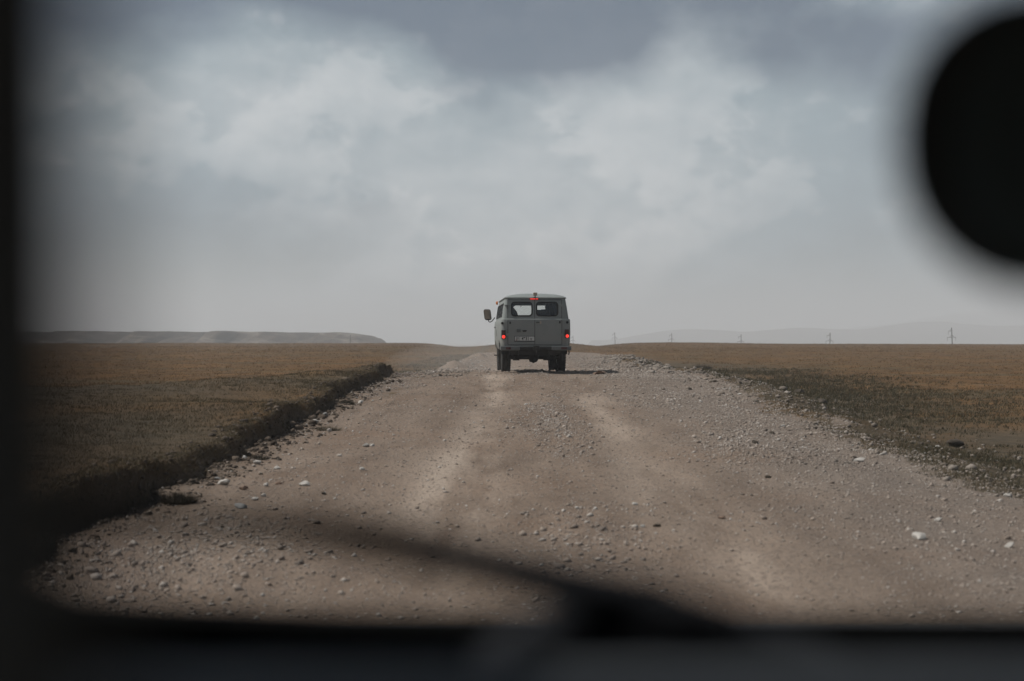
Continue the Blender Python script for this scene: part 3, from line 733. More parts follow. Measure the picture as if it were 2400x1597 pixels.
def power_pole(d, X, ztop, lean, label, h=8.2):
    o = empty('power_pole', (X, d, ztop - h)); o.rotation_euler = (0, R(lean), R(12))
    bm = bmesh.new(); tube(bm, [(0, 0, 0), (0, 0, h * .5), (0, 0, h)], [.17, .14, .11], 8); link('pole', bm_mesh(bm, 'pole', 40), M_POLE, o)
    bm = bmesh.new(); tube(bm, [(.25, .02, h * .06), (.20, .02, h * .30)], .13, 8); link('stub_post', bm_mesh(bm, 'stub', 40), M_POLE, o)
    for zz, xa, xc in ((h - .95, -1.15, .1), (h - 2.75, -1.55, 1.15)):
        bm = bmesh.new(); box(bm, xa, xc, -.05, .05, zz - .05, zz + .05, .01)
        tube(bm, [(xa * .55, 0, zz), (0, 0, zz + .75)], .04, 6)
        if xc > 1: tube(bm, [(xc * .55, 0, zz), (0, 0, zz + .75)], .04, 6)
        arm = link('crossarm', bm_mesh(bm, 'crossarm'), M_POLE, o)
        for xi in ([xa + .08] if xc < 1 else [xa + .08, xc - .08]):
            bm = bmesh.new(); tube(bm, [(xi, 0, zz - .05), (xi, 0, zz - .3), (xi, 0, zz - .9)], [.03, .05, .04], 8)
            link('insulator', bm_mesh(bm, 'insulator', 40), M_INS, arm)
    return tag(o, label, 'power pole', 'line of poles on the horizon')


for d, px, py, lean, lab in ((400, 2233, 768, -2.5, 'tallest power pole on the horizon, nearest the right frame edge'), (473, 1945, 780, 0.5, 'second power pole from the right on the horizon'),
                             (544, 1737, 784, 0, 'middle power pole of the five clear ones, above the brown plain'), (616, 1575, 781, -1, 'power pole on the horizon left of the middle one'),
                             (691, 1442, 779, -2, 'power pole above the gap right of the knoll'), (765, 1343, 787, 0, 'faint power pole beside the right edge of the van')):
    power_pole(d, (px - 1200) / 3333 * d, EYE + (803 - py) * d / 3333, lean, lab)
power_pole(600, (820 - 1200) / 3333 * 600, EYE + (803 - 785) * 600 / 3333, 2, 'lone faint power pole in front of the distant bluff', 7.5)

# ------------------------------------------------------------------ the van ahead
exec_van = True
M_RUB = simple('black_rubber', (0.022, 0.022, 0.022), .75, 0, .3, 12, .3)
M_TYRE = simple('dusty_tyre', (0.035, 0.033, 0.031), .85, 0, .35, 9, .2, .2)
M_DARKMETAL = simple('grimy_chassis_metal', (0.030, 0.028, 0.026), .7, .2, .4, 6, .3)
M_BUMP = simple('bumper_metal', (0.11, 0.115, 0.112), .5, .1, .25, 5)
M_TRIM = simple('dark_cloth', (0.020, 0.021, 0.024), .95, 0, .35, 9, .1)
M_GLASS = glass('window_glass', .96, .166)
M_LAMP = simple('red_lamp_lens', (0.06, 0.010, 0.010), .3, 0, .15, 10)
M_BRAKE = emit('lit_brake_lamp', (1.0, 0.045, 0.03), 1.6)
M_CHROME = simple('mirror_silver', (0.24, 0.25, 0.26), .12, 1.0, .05, 3)
M_ORANGE = simple('orange_lens', (0.55, 0.16, 0.02), .3, 0, .15, 10)
M_CREAM = simple('cream_lamp_housing', (0.36, 0.31, 0.25), .6, 0, .15, 14)
M_PLATE = simple('plate_white', (0.55, 0.54, 0.51), .5, 0, .12, 20)
M_INK = simple('plate_ink', (0.02, 0.02, 0.02), .6, 0, .1, 20)
M_REDINK = simple('plate_red', (0.24, 0.05, 0.045), .6, 0, .1, 20)
M_GREYGREEN = simple('plate_grey_green', (0.10, 0.12, 0.09), .6, 0, .1, 20)

PROF = [(.80, .60), (.875, .615), (.918, .69), (.938, .82), (.945, 1.05), (.942, 1.30), (.938, 1.395), (.930, 1.416), (.900, 1.426), (.893, 1.47), (.862, 1.70), (.828, 1.90), (.815, 1.975),
        (.838, 1.983), (.842, 2.003), (.815, 2.02), (.74, 2.055), (.60, 2.088), (.40, 2.112), (.20, 2.124)]


def rear_y(z): return float(np.interp(z, [.6, 1.40, 1.416, 1.428, 1.975, 1.985, 2.003, 2.02, 2.055, 2.088, 2.112, 2.13], [0.0, 0, .003, .030, .085, .070, .068, .085, .13, .22, .36, .52]))
def front_y(z): return float(np.interp(z, [.6, .8, 1.30, 1.426, 1.975, 1.985, 2.02, 2.088, 2.13], [.06, 0, .02, .08, .42, .40, .45, .62, .95]))


def van_shell(inset=0.0, name='shell'):
    ys_ = [0.0, .010, .030, .065, .12, .5, 1.2, 2.2, 3.2, 3.9, 4.10, 4.22, 4.30, 4.34, 4.36]
    dx_ = [.105, .072, .042, .015, 0, 0, 0, 0, 0, .01, .05, .11, .18, .25, .32]
    L_ = 4.36
    bm = bmesh.new(); secs = []
    for yv, dxx in zip(ys_, dx_):
        sec = []
        for x, z in PROF:
            q = 1 - yv / L_
            xx_ = max(.02, x - inset - dxx * (x / .94))
            zz_ = z if not inset else min(max(z, .60 + inset * 1.5), z - inset if z > 1.9 else z)
            yq = inset + (L_ - 2 * inset) * (yv / L_)
            yq += rear_y(z) * max(0, 1 - yv / 1.6) * (1 if yv < 1.6 else 0) - front_y(z) * max(0, (yv - 2.8) / (L_ - 2.8))
            sec.append((xx_, yq, zz_))
        rr = [bm.verts.new(p_) for p_ in sec]; ll = [bm.verts.new((-p_[0], p_[1], p_[2])) for p_ in sec]
        secs.append(ll[::-1] + rr if False else (ll, rr))
    n_ = len(PROF)
    for (l0, r0), (l1, r1) in zip(secs[:-1], secs[1:]):
        for i in range(n_ - 1):
            bm.faces.new((r0[i], r0[i + 1], r1[i + 1], r1[i])); bm.faces.new((l0[i + 1], l0[i], l1[i], l1[i + 1]))
        bm.faces.new((l0[0], r0[0], r1[0], l1[0])); bm.faces.new((r0[-1], l0[-1], l1[-1], r1[-1]))
    for l, r_ in (secs[0], secs[-1]):
        for i in range(n_ - 1): bm.faces.new((l[i], l[i + 1], r_[i + 1], r_[i]))
    return bm_mesh(bm, name)


WIN_L, WIN_R = (-.645, -.105, 1.512, 1.866, .075), (.030, .590, 1.515, 1.870, .075)
cut = [van_shell(.045, 'cavity')]
for wn in (WIN_L, WIN_R):
    bm = bmesh.new(); prism(bm, rrect(*wn), lambda p_: (p_[0], -.3, p_[1]), lambda p_: (p_[0], .40, p_[1])); cut.append(bm_mesh(bm, 'cut'))
SIDE_WINS = [(.42, 1.12), (1.24, 1.94), (2.06, 2.76), (2.90, 3.62)]
for y0, y1 in SIDE_WINS:
    bm = bmesh.new(); prism(bm, rrect(y0, y1, 1.50, 1.85, .07), lambda p_: (-1.2, p_[0], p_[1]), lambda p_: (1.2, p_[0], p_[1])); cut.append(bm_mesh(bm, 'cut'))
bm = bmesh.new(); prism(bm, rrect(-.70, .70, 1.46, 1.90, .09), lambda p_: (p_[0], 3.75, p_[1]), lambda p_: (p_[0], 4.8, p_[1])); cut.append(bm_mesh(bm, 'cut'))
for yw in (1.02, 3.32):           # wheel arches
    for sx in (-1, 1):
        bm = bmesh.new(); lathe_x(bm, [(-.22, .47), (.22, .47)], 28, sx * .86, yw, .40); cut.append(bm_mesh(bm, 'cut'))
me = boolean_cut(van_shell(0, 'outer'), cut, 'van_body')
for p_ in me.polygons: p_.use_smooth = True
me.set_sharp_from_angle(angle=R(28))

VAN_Y, VAN_RZ = 38.25, R(3.3)
van = empty('van', (.640, VAN_Y, 0), VAN_RZ)
tag(van, 'grey green boxy off-road van driving ahead on the gravel road', 'van')
_f, _r = float(terrain(.64 - .19, VAN_Y + 3.3)), float(terrain(.64 - .06, VAN_Y + 1.0))
van.location.z = _r - 1.02 * (_f - _r) / 2.3 + .005; van.rotation_euler.x = math.atan2(_f - _r, 2.3)
body = link('body', me, M_PAINT, van)

# rear doors: plates standing proud, with a seam between them
SEAM = -.027


def door(x0, x1, wn, label):
    bm = bmesh.new(); zl_ = [.735, .82, 1.05, 1.30, 1.395, 1.416, 1.428, 1.47, 1.70, 1.935]; front, back = [], []
    for z in zl_:
        yy_ = rear_y(z) - .016
        front.append((bm.verts.new((x0, yy_, z)), bm.verts.new((x1, yy_, z)))); back.append((bm.verts.new((x0, yy_ + .020, z)), bm.verts.new((x1, yy_ + .020, z))))
    for i in range(len(zl_) - 1):
        a, b, c, d = front[i], front[i + 1], back[i], back[i + 1]
        bm.faces.new((a[0], a[1], b[1], b[0])); bm.faces.new((c[1], c[0], d[0], d[1])); bm.faces.new((a[1], c[1], d[1], b[1])); bm.faces.new((c[0], a[0], b[0], d[0]))
    bm.faces.new((front[0][1], front[0][0], back[0][0], back[0][1])); bm.faces.new((front[-1][0], front[-1][1], back[-1][1], back[-1][0]))
    base = bm_mesh(bm, 'door')
    bm = bmesh.new(); prism(bm, rrect(*wn), lambda p_: (p_[0], -.3, p_[1]), lambda p_: (p_[0], .4, p_[1]))
    m2 = boolean_cut(base, [bm_mesh(bm, 'cut')], 'rear_door')
    d = link('rear_door', m2, M_PAINT, van)
    x0_, x1_, z0_, z1_, r_ = wn
    bm = bmesh.new(); ring(bm, rrect(x0_ - .022, x1_ + .022, z0_ - .022, z1_ + .022, r_ + .02), rrect(x0_ + .014, x1_ - .014, z0_ + .014, z1_ - .014, r_ - .01),
                           lambda p_: (p_[0], rear_y(p_[1]) - .026, p_[1]), lambda p_: (p_[0], rear_y(p_[1]) - .010, p_[1]))
    link('window_seal', bm_mesh(bm, 'seal', 40), M_RUB, d)
    bm = bmesh.new(); prism(bm, rrect(x0_ + .002, x1_ - .002, z0_ + .002, z1_ - .002, r_), lambda p_: (p_[0], rear_y(p_[1]) - .006, p_[1]), lambda p_: (p_[0], rear_y(p_[1]) - .001, p_[1]))
    link('window_pane', bm_mesh(bm, 'pane'), M_GLASS, d)
    return d


door_l = door(-.745, SEAM - .006, WIN_L, None)
door_r = door(SEAM + .006, .697, WIN_R, None)
bm = bmesh.new()                                                      # rubber in the seams
for xa, xb_ in ((SEAM - .006, SEAM + .006), (-.757, -.745), (.697, .709)):
    for z0, z1 in ((.74, 1.395), (1.44, 1.93)):
        v8 = [bm.verts.new((xx_, rear_y(zz_) + dy, zz_)) for zz_ in (z0, z1) for xx_, dy in ((xa, -.008), (xb_, -.008), (xb_, .01), (xa, .01))]
        for q in ((0, 1, 2, 3), (7, 6, 5, 4), (0, 4, 5, 1), (1, 5, 6, 2), (2, 6, 7, 3), (3, 7, 4, 0)): bm.faces.new([v8[i] for i in q])
box(bm, -.745, .697, .058, .075, 1.936, 1.948); box(bm, -.745, .697, -.008, .01, .722, .733)
link('door_seal', bm_mesh(bm, 'door_seal'), M_RUB, van)


def part(name, fn, mat, parent=None, smooth=None):
    bm = bmesh.new(); fn(bm); return link(name, bm_mesh(bm, name, smooth), mat, parent or van)


for x, z in ((-.80, 1.79), (.725, 1.79)):                             # upper hinges
    part('hinge', lambda b: (box(b, x - .035, x + .035, rear_y(z) - .045, rear_y(z) + .01, z - .03, z + .02, .006), box(b, x + (.03 if x < 0 else -.11), x + (.11 if x < 0 else -.03), rear_y(z) - .03, rear_y(z) + .0, z, z + .022, .004)), M_PAINT)
for x, z in ((-.765, 1.0), (.70, 1.0)):
    part('hinge', lambda b: box(b, x - .05, x + .05, -.035, .0, z - .03, z + .03, .006), M_PAINT)
for x, z, r_ in ((-.90, 1.312, .034), (.850, 1.335, .036)):           # round marker lamps on the corners
    part('marker_lamp', lambda b: tube(b, [(x, .05, z), (x, -.012 + (.02 if x < 0 else 0), z), (x, -.028 + (.02 if x < 0 else 0), z)], [r_, r_, r_ * .75], 16), M_RUB, smooth=40)
for x, z in ((-.692, 1.318), (.648, 1.335)):
    part('door_buffer', lambda b: box(b, x - .018, x + .018, -.04, -.014, z - .032, z + .032, .008), M_RUB)
hd = part('door_handle', lambda b: (box(b, .005, .10, -.05, -.026, 1.322, 1.342, .006), box(b, .012, .032, -.03, -.012, 1.325, 1.339)), M_DARKMETAL, door_r)
part('lock_plate', lambda b: box(b, .108, .150, -.026, -.012, 1.292, 1.368, .012), M_CREAM, door_r)
part('number_lamp', lambda b: (box(b, -.515, -.405, -.05, -.012, 1.065, 1.155, .015)), M_BUMP, door_l)
part('number_lamp_bracket', lambda b: (box(b, -.36, -.245, -.042, -.012, 1.095, 1.125, .008), box(b, -.35, -.26, -.034, -.012, 1.075, 1.097, .004)), M_DARKMETAL, door_l)
# tail lamps
for x0, x1, z0, z1, ex, ez, ye in ((-.925, -.812, .895, 1.122, -.868, .942, .012), (.782, .892, .915, 1.145, .846, .963, .0)):
    lamp = part('tail_lamp', lambda b: box(b, x0, x1, ye - .06, ye + .06, z0, z1, .012), M_RUB)
    part('upper_lens', lambda b: box(b, x0 + .012, x1 - .012, ye - .072, ye - .055, z0 + .095, z1 - .012, .008), M_LAMP, lamp)
    part('lower_lens', lambda b: box(b, x0 + .012, x1 - .012, ye - .070, ye - .055, z0 + .012, z0 + .088, .008), M_LAMP, lamp)
    part('lit_bulb', lambda b: tube(b, [(ex, ye - .060, ez), (ex, ye - .074, ez), (ex, ye - .084, ez)], [.044, .042, .030], 18), M_BRAKE, lamp, 40)
hb = part('high_brake_lamp', lambda b: box(b, -.175, .095, .045, .08, 1.952, 1.974, .004), M_RUB)
part('lit_segment', lambda b: box(b, -.150, -.010, .036, .046, 1.955, 1.972, .003), M_BRAKE, hb)
part('lit_segment', lambda b: box(b, .004, .068, .036, .046, 1.955, 1.972, .003), M_BRAKE, hb)
# work lamp on the roof
rl = part('roof_lamp', lambda b: box(b, -.068, .040, -.01, .07, 2.050, 2.135, .012), M_CREAM)
part('bracket', lambda b: (box(b, -.045, .015, .02, .09, 2.004, 2.012, .003), tube(b, [(-.014, .04, 2.005), (-.014, .04, 2.055)], .014, 8)), M_DARKMETAL, rl)
# number plate
pl_ = part('number_plate', lambda b: box(b, -.566, -.040, -.030, -.022, .838, .950, .003), M_PLATE)
part('plate_holder', lambda b: box(b, -.578, -.028, -.0225, -.013, .815, .962, .004), M_RUB, pl_)
part('divider', lambda b: box(b, -.438, -.430, -.0322, -.0295, .840, .948), M_INK, pl_)
part('flag_mark', lambda b: box(b, -.544, -.504, -.0320, -.0295, .847, .872), M_REDINK, pl_)


def lettering(txt, x, z, size, mat, wid=1.0):
    cu = bpy.data.curves.new('lettering', 'FONT'); cu.body = txt; cu.size = size; cu.extrude = .0006; cu.align_x = 'LEFT'; cu.offset = size * .028; cu.space_character = 1.05
    to = bpy.data.objects.new('work', cu); C.objects.link(to)
    dg = bpy.context.evaluated_depsgraph_get(); me_ = bpy.data.meshes.new_from_object(to.evaluated_get(dg)); me_.name = 'lettering'
    bpy.data.objects.remove(to)
    me_.transform(Matrix.Translation((x, -.0315, z)) @ Matrix.Diagonal((wid, 1, 1, 1)) @ Matrix.Rotation(R(90), 4, 'X'))
    me_.materials.clear()
    lo = link('lettering', me_, mat, pl_)
    return lo


lettering('03', -.532, .884, .072, M_INK, .95)
lettering('KG', -.498, .848, .034, M_GREYGREEN, .9)
lettering('4931', -.385, .853, .122, M_INK, .80)
lettering('H', -.150, .856, .082, M_INK, .75)
# bumper
bp_ = part('rear_bumper', lambda b: (box(b, -.955, -.44, -.165, -.06, .575, .690, .02), box(b, -.955, -.90, -.12, .30, .585, .680, .02)), M_BUMP)
bq_ = part('rear_bumper', lambda b: (box(b, .42, .945, -.165, -.06, .575, .690, .02), box(b, .89, .945, -.12, .30, .585, .680, .02)), M_BUMP)
part('step_bar', lambda b: (box(b, -.44, .42, -.13, -.05, .59, .675, .01),), M_DARKMETAL, bp_)
for x0, x1, bb in ((-.81, -.68, bp_), (.67, .83, bq_)):
    part('reflector', lambda b: box(b, x0, x1, -.172, -.164, .605, .665, .003), M_LAMP, bb)
part('tow_hook', lambda b: (box(b, -.075, .085, -.17, -.12, .575, .70, .008), box(b, -.02, .02, -.19, -.165, .55, .66, .01), tube(b, [(0, -.18, .56), (0, -.21, .52), (0, -.19, .48), (0, -.16, .50)], .016, 8)), M_DARKMETAL, bp_)
# wheels
for yw, lab in ((1.02, 'rear'), (3.32, 'front')):
    for sx in (-1, 1):
        prof = [(-.085, .20), (-.115, .24), (-.125, .30), (-.118, .355), (-.105, .378), (-.095, .386), (-.06, .388), (-.055, .378), (-.035, .378), (-.03, .39), (.03, .39), (.035, .378), (.055, .378), (.06, .388), (.095, .386), (.105, .378), (.118, .355), (.125, .30), (.115, .24), (.085, .20)]
        wh = part('wheel', lambda b: lathe_x(b, prof, 36, sx * .755, yw, .388), M_TYRE, None, 30)
        part('rim', lambda b: lathe_x(b, [(sx * .03, .05), (sx * .10, .07), (sx * .075, .12), (sx * .06, .17), (sx * .105, .198), (sx * .06, .202), (-sx * .1, .2)], 28, sx * .755, yw, .388), M_BUMP, wh, 40)
        for s2 in (-1, 1):                                             # tread blocks, one ring a shoulder
          bmk = bmesh.new()
          for k in range(34):
            a = k * 2 * math.pi / 34
            Mx = Matrix.Translation((sx * .755, yw, .388)) @ Matrix.Rotation(a, 4, 'X') @ Matrix.Translation((0, 0, .385))
            box(bmk, s2 * .093 - .028, s2 * .093 + .028, -.02, .02, -.01, .012, 0, Mx @ Matrix.Rotation(s2 * .25, 4, 'Z'))
          tag(link('tread', bm_mesh(bmk, 'tread'), M_TYRE, wh), kind='stuff')
# underside
part('chassis', lambda b: (box(b, -.46, -.36, -.05, 4.1, .44, .60), box(b, .34, .44, -.05, 4.1, .44, .60), box(b, -.70, .70, .05, .14, .46, .60), box(b, -.60, .60, .55, 3.9, .44, .60), box(b, -.66, .66, 1.35, 1.5, .36, .5), box(b, -.55, .50, 2.0, 2.6, .34, .5)), M_DARKMETAL)
part('rear_axle', lambda b: (tube(b, [(-.70, 1.02, .388), (.70, 1.02, .388)], .062, 12), lathe_x(b, [(-.14, .05), (-.10, .12), (0, .158), (.10, .12), (.14, .05)], 16, .01, 1.0, .385), tube(b, [(-.47, 1.02, .33), (-.47, 1.02, .30)], .05, 8), tube(b, [(.33, 1.02, .33), (.33, 1.02, .30)], .05, 8), box(b, -.56, -.38, .95, 1.09, .30, .5), box(b, .38, .56, .95, 1.09, .30, .5)), M_DARKMETAL)
part('front_axle', lambda b: (tube(b, [(-.70, 3.32, .388), (.70, 3.32, .388)], .06, 12), lathe_x(b, [(-.14, .05), (-.10, .12), (0, .15), (.10, .12), (.14, .05)], 16, .2, 3.32, .385)), M_DARKMETAL)
for sx in (-1, 1):
    part('leaf_spring', lambda b: (tube(b, [(sx * .48, .35, .55), (sx * .48, .7, .46), (sx * .48, 1.02, .42), (sx * .48, 1.35, .46), (sx * .48, 1.7, .55)], .03, 8)), M_DARKMETAL)
    part('mud_flap', lambda b: box(b, sx * .62 if sx > 0 else -.90, .90 if sx > 0 else -.62, .50, .515, .47, .64, .004), M_RUB)
part('exhaust_pipe', lambda b: tube(b, [(.60, 2.4, .42), (.60, 1.6, .40), (.62, .6, .46), (.66, -.03, .48)], .028, 10), M_DARKMETAL)
part('side_guard', lambda b: (tube(b, [(.90, .12, .60), (.905, .06, .52), (.89, .03, .47)], .018, 8)), M_RUB)
# side mirror
for sx in (-1,):
    mr = part('side_mirror', lambda b: prism(b, rrect(sx * 1.15 - .105, sx * 1.15 + .105, 1.46, 1.78, .06), lambda p_: (p_[0] + (p_[1] - 1.62) * -.12, 3.62, p_[1]), lambda p_: (p_[0] + (p_[1] - 1.62) * -.12, 3.68, p_[1])), M_RUB)
    part('mirror_glass', lambda b: prism(b, rrect(sx * 1.15 - .095, sx * 1.15 + .095, 1.47, 1.77, .052), lambda p_: (p_[0] + (p_[1] - 1.62) * -.12, 3.600 - (p_[1] - 1.62) * .16, p_[1]), lambda p_: (p_[0] + (p_[1] - 1.62) * -.12, 3.606 - (p_[1] - 1.62) * .16, p_[1])), M_CHROME, mr)
    part('mirror_arm', lambda b: tube(b, [(sx * 1.12, 3.69, 1.50), (sx * 1.12, 3.70, 1.43), (sx * 1.08, 3.70, 1.40), (sx * 1.02, 3.72, 1.43), (sx * .93, 3.74, 1.54)], .014, 8), M_RUB, mr)
# side window glass and seals
for y0, y1 in SIDE_WINS:
    for sx in (-1, 1):
        wx = lambda z: sx * float(np.interp(z, [1.47, 1.9], [.893, .828]))
        q0 = lambda z: max(0.0, 1)
        sl = part('side_window', lambda b: ring(b, rrect(y0 - .012, y1 + .012, 1.488, 1.862, .08), rrect(y0 + .012, y1 - .012, 1.512, 1.838, .055), lambda p_: (wx(p_[1]) + sx * .012, p_[0], p_[1]), lambda p_: (wx(p_[1]) - sx * .012, p_[0], p_[1])), M_RUB, None, 40)
        part('pane', lambda b: prism(b, rrect(y0 + .01, y1 - .01, 1.51, 1.84, .06), lambda p_: (wx(p_[1]) - sx * .001, p_[0], p_[1]), lambda p_: (wx(p_[1]) - sx * .006, p_[0], p_[1])), M_GLASS, sl)
part('door_handle', lambda b: box(b, -.985, -.945, 2.98, 3.10, 1.22, 1.25, .006), M_RUB)
part('filler_flap', lambda b: box(b, -.958, -.93, 2.2, 2.42, .98, 1.16, .008), M_PAINT)
part('side_step', lambda b: box(b, -.99, -.80, 2.92, 3.4 - .46, .42, .45, .004), M_DARKMETAL)
part('roof_marker_lamp', lambda b: tube(b, [(-.86, 3.40, 1.955), (-.90, 3.40, 1.955), (-.915, 3.40, 1.955)], [.05, .05, .03], 14), M_ORANGE, None, 40)
part('mud_guard_lip', lambda b: tube(b, [(-.955, .60, .78), (-.945, .52, .66), (-.93, .49, .56)], .014, 8), M_RUB)
# what is seen through the rear windows
part('cabin_floor', lambda b: box(b, -.84, .84, .15, 4.0, .68, .72), M_TRIM)
part('windscreen', lambda b: prism(b, rrect(-.69, .69, 1.465, 1.895, .08), lambda p_: (p_[0], 4.33 - front_y(p_[1]) - .02, p_[1]), lambda p_: (p_[0], 4.33 - front_y(p_[1]) - .012, p_[1])), M_GLASS)


def curtain(b, pts, y, amp=.02, n=14):
    """a hanging cloth: outline strips (z, x0, x1) with folds"""
    rows = []
    for z, x0, x1 in pts:
        rows.append([(b.verts.new((x0 + (x1 - x0) * k / n, y + amp * math.sin(k * 1.9), z)), b.verts.new((x0 + (x1 - x0) * k / n, y + .006 + amp * math.sin(k * 1.9), z))) for k in range(n + 1)])
    for r0, r1 in zip(rows[:-1], rows[1:]):
        for k in range(n):
            b.faces.new((r0[k][0], r0[k + 1][0], r1[k + 1][0], r1[k][0])); b.faces.new((r0[k + 1][1], r0[k][1], r1[k][1], r1[k + 1][1]))
        b.faces.new((r0[0][1], r0[0][0], r1[0][0], r1[0][1])); b.faces.new((r0[n][0], r0[n][1], r1[n][1], r1[n][0]))
    for k in range(n):
        b.faces.new((rows[0][k][1], rows[0][k + 1][1], rows[0][k + 1][0], rows[0][k][0])); b.faces.new((rows[-1][k][0], rows[-1][k + 1][0], rows[-1][k + 1][1], rows[-1][k][1]))


part('curtain', lambda b: curtain(b, [(1.90, -.70, -.40), (1.86, -.70, -.44), (1.79, -.70, -.54), (1.745, -.70, -.595), (1.70, -.70, -.56), (1.63, -.70, -.50), (1.56, -.70, -.475), (1.46, -.70, -.46)], .17), M_TRIM)
part('hanging_strap', lambda b: (box(b, -.432, -.420, .22, .235, 1.80, 1.93), box(b, -.395, -.378, .22, .235, 1.745, 1.93)), M_TRIM)
part('header_shelf', lambda b: (box(b, -.215, -.10, .20, .26, 1.828, 1.93), box(b, -.72, .72, 2.6, 2.68, 1.885, 1.97)), M_TRIM)
part('curtain', lambda b: curtain(b, [(1.90, .27, .70), (1.80, .275, .70), (1.76, .262, .70), (1.70, .27, .70), (1.60, .26, .70), (1.46, .24, .70)], .17), M_TRIM)
part('luggage', lambda b: (box(b, -.02, .80, .22, .62, .72, 1.675, .05), box(b, .16, .42, .25, .55, 1.64, 1.69, .03)), M_TRIM)
part('curtain_rail', lambda b: box(b, .19, .45, .150, .158, 1.838, 1.852), simple('pale_rail', (.10, .10, .11), .5))
for sx in (-1, 1):
    part('seat', lambda b: (box(b, sx * .48 - .25, sx * .48 + .25, 2.75, 2.88, .95, 1.58, .05), box(b, sx * .48 - .25, sx * .48 + .25, 2.75, 3.2, .85, 1.0, .05)), M_TRIM)

# ------------------------------------------------------------------ the car the picture is taken from
M_CARBLACK = simple('cabin_black_plastic', (0.14, 0.134, 0.122), .85, 0, .2, 20, .1)
M_DASH = simple('dashboard_vinyl', (0.045, 0.049, 0.054), .75, 0, .2, 30, .4, .05)
M_CARPAINT = simple('dark_car_paint', (0.03, 0.035, 0.04), .35, 0, .1, 4, .5)
M_MATTE = simple('matte_black_cowl', (0.004, 0.004, 0.0038), .97, 0, .2, 20, .02)
M_WIPER = simple('dusty_wiper_rubber', (0.022, 0.023, 0.026), .9, 0, .2, 20, .05)
M_LINER = simple('roof_lining', (0.05, 0.05, 0.048), .95, 0, .2, 20, .1)
M_DIM = simple('dimmed_mirror_glass', (0.20, 0.23, 0.215), .16, 0, .1, 4, .4)
CX = .36                                     # centre line of the car; the camera is left of it
car = empty('car', (CX, 1.0, 0))
tag(car, 'dark car the picture is taken from, blurred pillar, mirror, wiper and dashboard', 'car')


def cp(name, fn, mat, parent=None, smooth=None):
    bm = bmesh.new(); fn(bm); me_ = bm_mesh(bm, name, smooth); me_.transform(Matrix.Translation((-CX, -1.0, 0))); return link(name, me_, mat, parent or car)


def pillar(b, sx):
    """deep upright beside the glass, the same on both sides of the car"""
    x = CX + sx * .4040
    rings_ = []
    for zz_, dy in ((1.10, .05), (1.45, .02), (1.66, .0), (1.88, -.02)):
        rings_.append([b.verts.new(q) for q in ((x, .155 + dy * .3, zz_), (x + sx * .010, .145 + dy * .3, zz_), (x + sx * .12, .142 + dy * .3, zz_), (x + sx * .30, .40 + dy, zz_), (x + sx * .34, .72 + dy, zz_), (x + sx * .27, .74 + dy, zz_), (x + sx * .16, .44 + dy, zz_))])
    for r0, r1 in zip(rings_[:-1], rings_[1:]):
        for k in range(7): b.faces.new((r0[k], r0[(k + 1) % 7], r1[(k + 1) % 7], r1[k]))
    b.faces.new(rings_[0][::-1]); b.faces.new(rings_[-1])


for sx in (-1, 1): cp('windscreen_pillar', lambda b: pillar(b, sx), M_CARBLACK, None, 35)
# scuttle under the glass, with rounded lower corners
def scuttle(b):
    P_ = [(CX - .66, 1.30), (CX - .66, 1.53), (CX - .60, 1.518), (CX - .45, 1.511), (CX - .15, 1.509), (CX + .15, 1.509), (CX + .45, 1.511), (CX + .60, 1.518), (CX + .66, 1.53), (CX + .66, 1.30)]
    prism(b, P_, lambda p_: (p_[0], .70, p_[1]), lambda p_: (p_[0], .80, p_[1] - .012))


cp('scuttle', scuttle, M_MATTE)
cp('dashboard', lambda b: prism(b, [(.30, 1.15), (.30, 1.46), (.33, 1.50), (.38, 1.528), (.45, 1.538), (.50, 1.536), (.535, 1.530), (.548, 1.515), (.55, 1.15)], lambda p_: (CX - .52, p_[0], p_[1]), lambda p_: (CX + .52, p_[0], p_[1])), M_DASH, None, 50)
cp('roof', lambda b: box(b, CX - .62, CX + .62, -1.6, .50, 1.86, 1.90, .015), M_CARPAINT)
cp('roof_lining', lambda b: box(b, CX - .57, CX + .57, -1.5, .44, 1.845, 1.857, .003), M_LINER)
cp('bonnet', lambda b: prism(b, [(.80, 1.10), (.80, 1.44), (1.1, 1.41), (1.6, 1.34), (1.95, 1.24), (2.02, 1.10)], lambda p_: (CX - .66, p_[0], p_[1]), lambda p_: (CX + .66, p_[0], p_[1])), M_CARPAINT, None, 40)
cp('lower_body', lambda b: (box(b, CX - .74, CX - .66, -1.6, 2.0, .45, 1.12, .02), box(b, CX + .66, CX + .74, -1.6, 2.0, .45, 1.12, .02), box(b, CX - .66, CX + .66, -1.6, 2.0, .45, .55), box(b, CX - .72, CX + .72, 2.0, 2.12, .45, 1.10, .03)), M_CARPAINT)
for sx in (-1, 1):
    dr = cp('door', lambda b: box(b, CX + sx * .66 - .03, CX + sx * .66 + .03, -.55, .72, 1.12, 1.42, .02), M_CARPAINT)
    cp('door_pillar', lambda b: tube(b, [(CX + sx * .64, -.55, 1.40), (CX + sx * .60, -.58, 1.87)], .04, 8), M_CARBLACK, dr)
cp('rear_panel', lambda b: (box(b, CX - .66, CX + .66, -1.66, -1.60, .55, 1.45), box(b, CX - .66, CX - .45, -1.66, -1.60, 1.45, 1.88), box(b, CX + .45, CX + .66, -1.66, -1.60, 1.45, 1.88)), M_CARBLACK)
for sx in (-1, 1): cp('quarter_panel', lambda b: box(b, CX + sx * .64 - .03, CX + sx * .64 + .03, -1.6, -.55, 1.12, 1.87), M_CARBLACK)
for sx in (-1, 1): cp('seat', lambda b: (box(b, CX + sx * .32 - .23, CX + sx * .32 + .23, -.55, -.42, .85, 1.42, .05), box(b, CX + sx * .32 - .23, CX + sx * .32 + .23, -.45, .05, .75, .92, .05)), M_TRIM)
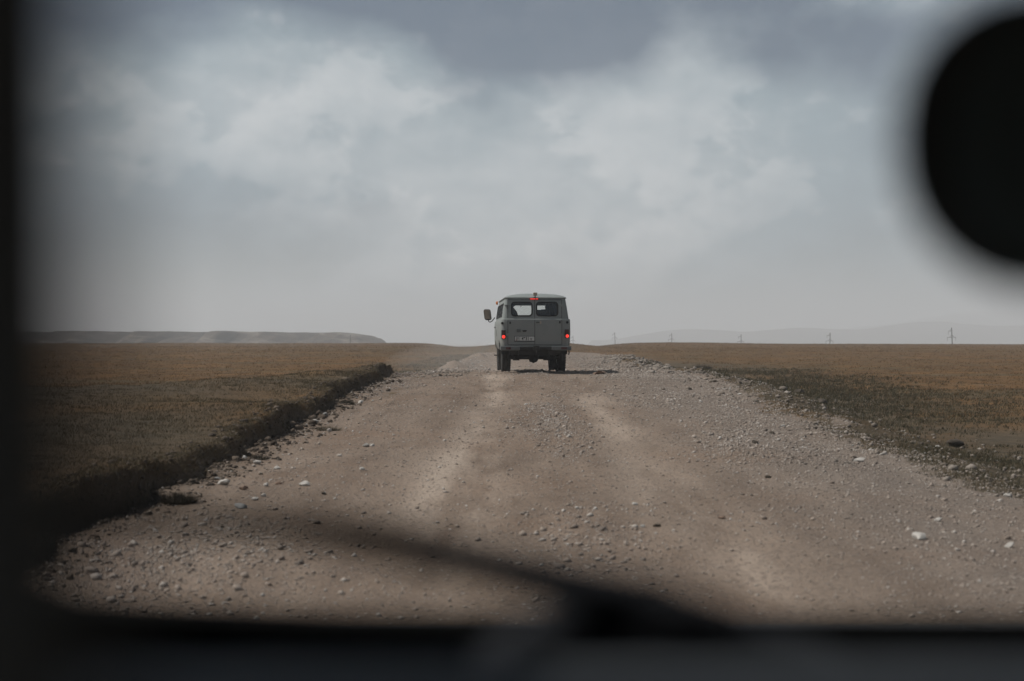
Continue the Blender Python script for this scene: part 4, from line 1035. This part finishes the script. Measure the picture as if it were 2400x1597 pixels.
for yw in (-1.0, 1.35):
    for sx in (-1, 1): cp('wheel', lambda b: lathe_x(b, [(-.09, .2), (-.11, .3), (-.10, .35), (.10, .35), (.11, .3), (.09, .2)], 28, CX + sx * .66, yw, .33), M_TYRE, None, 40)
# windscreen: clean glass
mg = bpy.data.materials.new('clear_windscreen'); mg.use_nodes = True; t = NT(mg.node_tree)
tb = t.n('ShaderNodeBsdfTransparent'); tb.inputs[0].default_value = c3(.96, .965, .96); t.put(t.n('ShaderNodeOutputMaterial').inputs[0], tb)
cp('windscreen', lambda b: prism(b, [(CX - .50, 0), (CX + .50, 0), (CX + .50, 1), (CX - .50, 1)], lambda p_: (p_[0], .572 - .115 * p_[1], 1.49 + .365 * p_[1]), lambda p_: (p_[0], .576 - .115 * p_[1], 1.49 + .365 * p_[1])), mg)
# wiper lying on the outside of the glass
WK = 1.03
def wt(x, y, z): return (x * WK, y + .02, EYE + (z - EYE) * WK)


wp = cp('wiper_arm', lambda b: (tube(b, [wt(.088, .575, 1.528), wt(.05, .57, 1.5445), wt(.0165, .565, 1.5545), wt(-.033, .56, 1.5685)], [.015, .0125, .0098, .0072], 10), tube(b, [wt(.055, .62, 1.49), wt(.055, .565, 1.546)], .014, 12),
        prism(b, [(-.02, 1.515), (.010, 1.534), (.045, 1.543), (.085, 1.540), (.120, 1.528), (.15, 1.510)], lambda p_: wt(p_[0], .56, p_[1]), lambda p_: wt(p_[0], .61, p_[1]))), M_WIPER)
cp('wiper_blade', lambda b: (tube(b, [wt(.03, .552, 1.551), wt(-.033, .550, 1.5690), wt(-.066, .548, 1.5758), wt(-.099, .546, 1.5805), wt(-.14, .544, 1.5825), wt(-.19, .542, 1.583)], [.0055, .0084, .0072, .0054, .004, .003], 8)), M_WIPER, wp)
# rear-view mirror
mx0, mz0, mh = .292, EYE + .0685, .0515


def mirror_outline(k): return rrect(mx0 - .162 * k, mx0 + .162 * k, mz0 - mh * k, mz0 + mh * k, mh * .93 * k, 8)


mir = cp('rear_view_mirror', lambda b: prism(b, mirror_outline(1.0), lambda p_: (p_[0], .480, p_[1]), lambda p_: (mx0 + (p_[0] - mx0) * .86, .515, mz0 + (p_[1] - mz0) * .8)), M_CARBLACK, None, 40)
cp('mirror_glass', lambda b: prism(b, mirror_outline(.90), lambda p_: (p_[0], .4785, p_[1]), lambda p_: (p_[0], .4812, p_[1])), M_DIM, mir)
cp('mirror_stem', lambda b: tube(b, [(mx0 + .06, .505, mz0 + .02), (mx0 + .06, .50, EYE + .14), (mx0 + .06, .44, EYE + .20)], .011, 8), M_CARBLACK, mir)
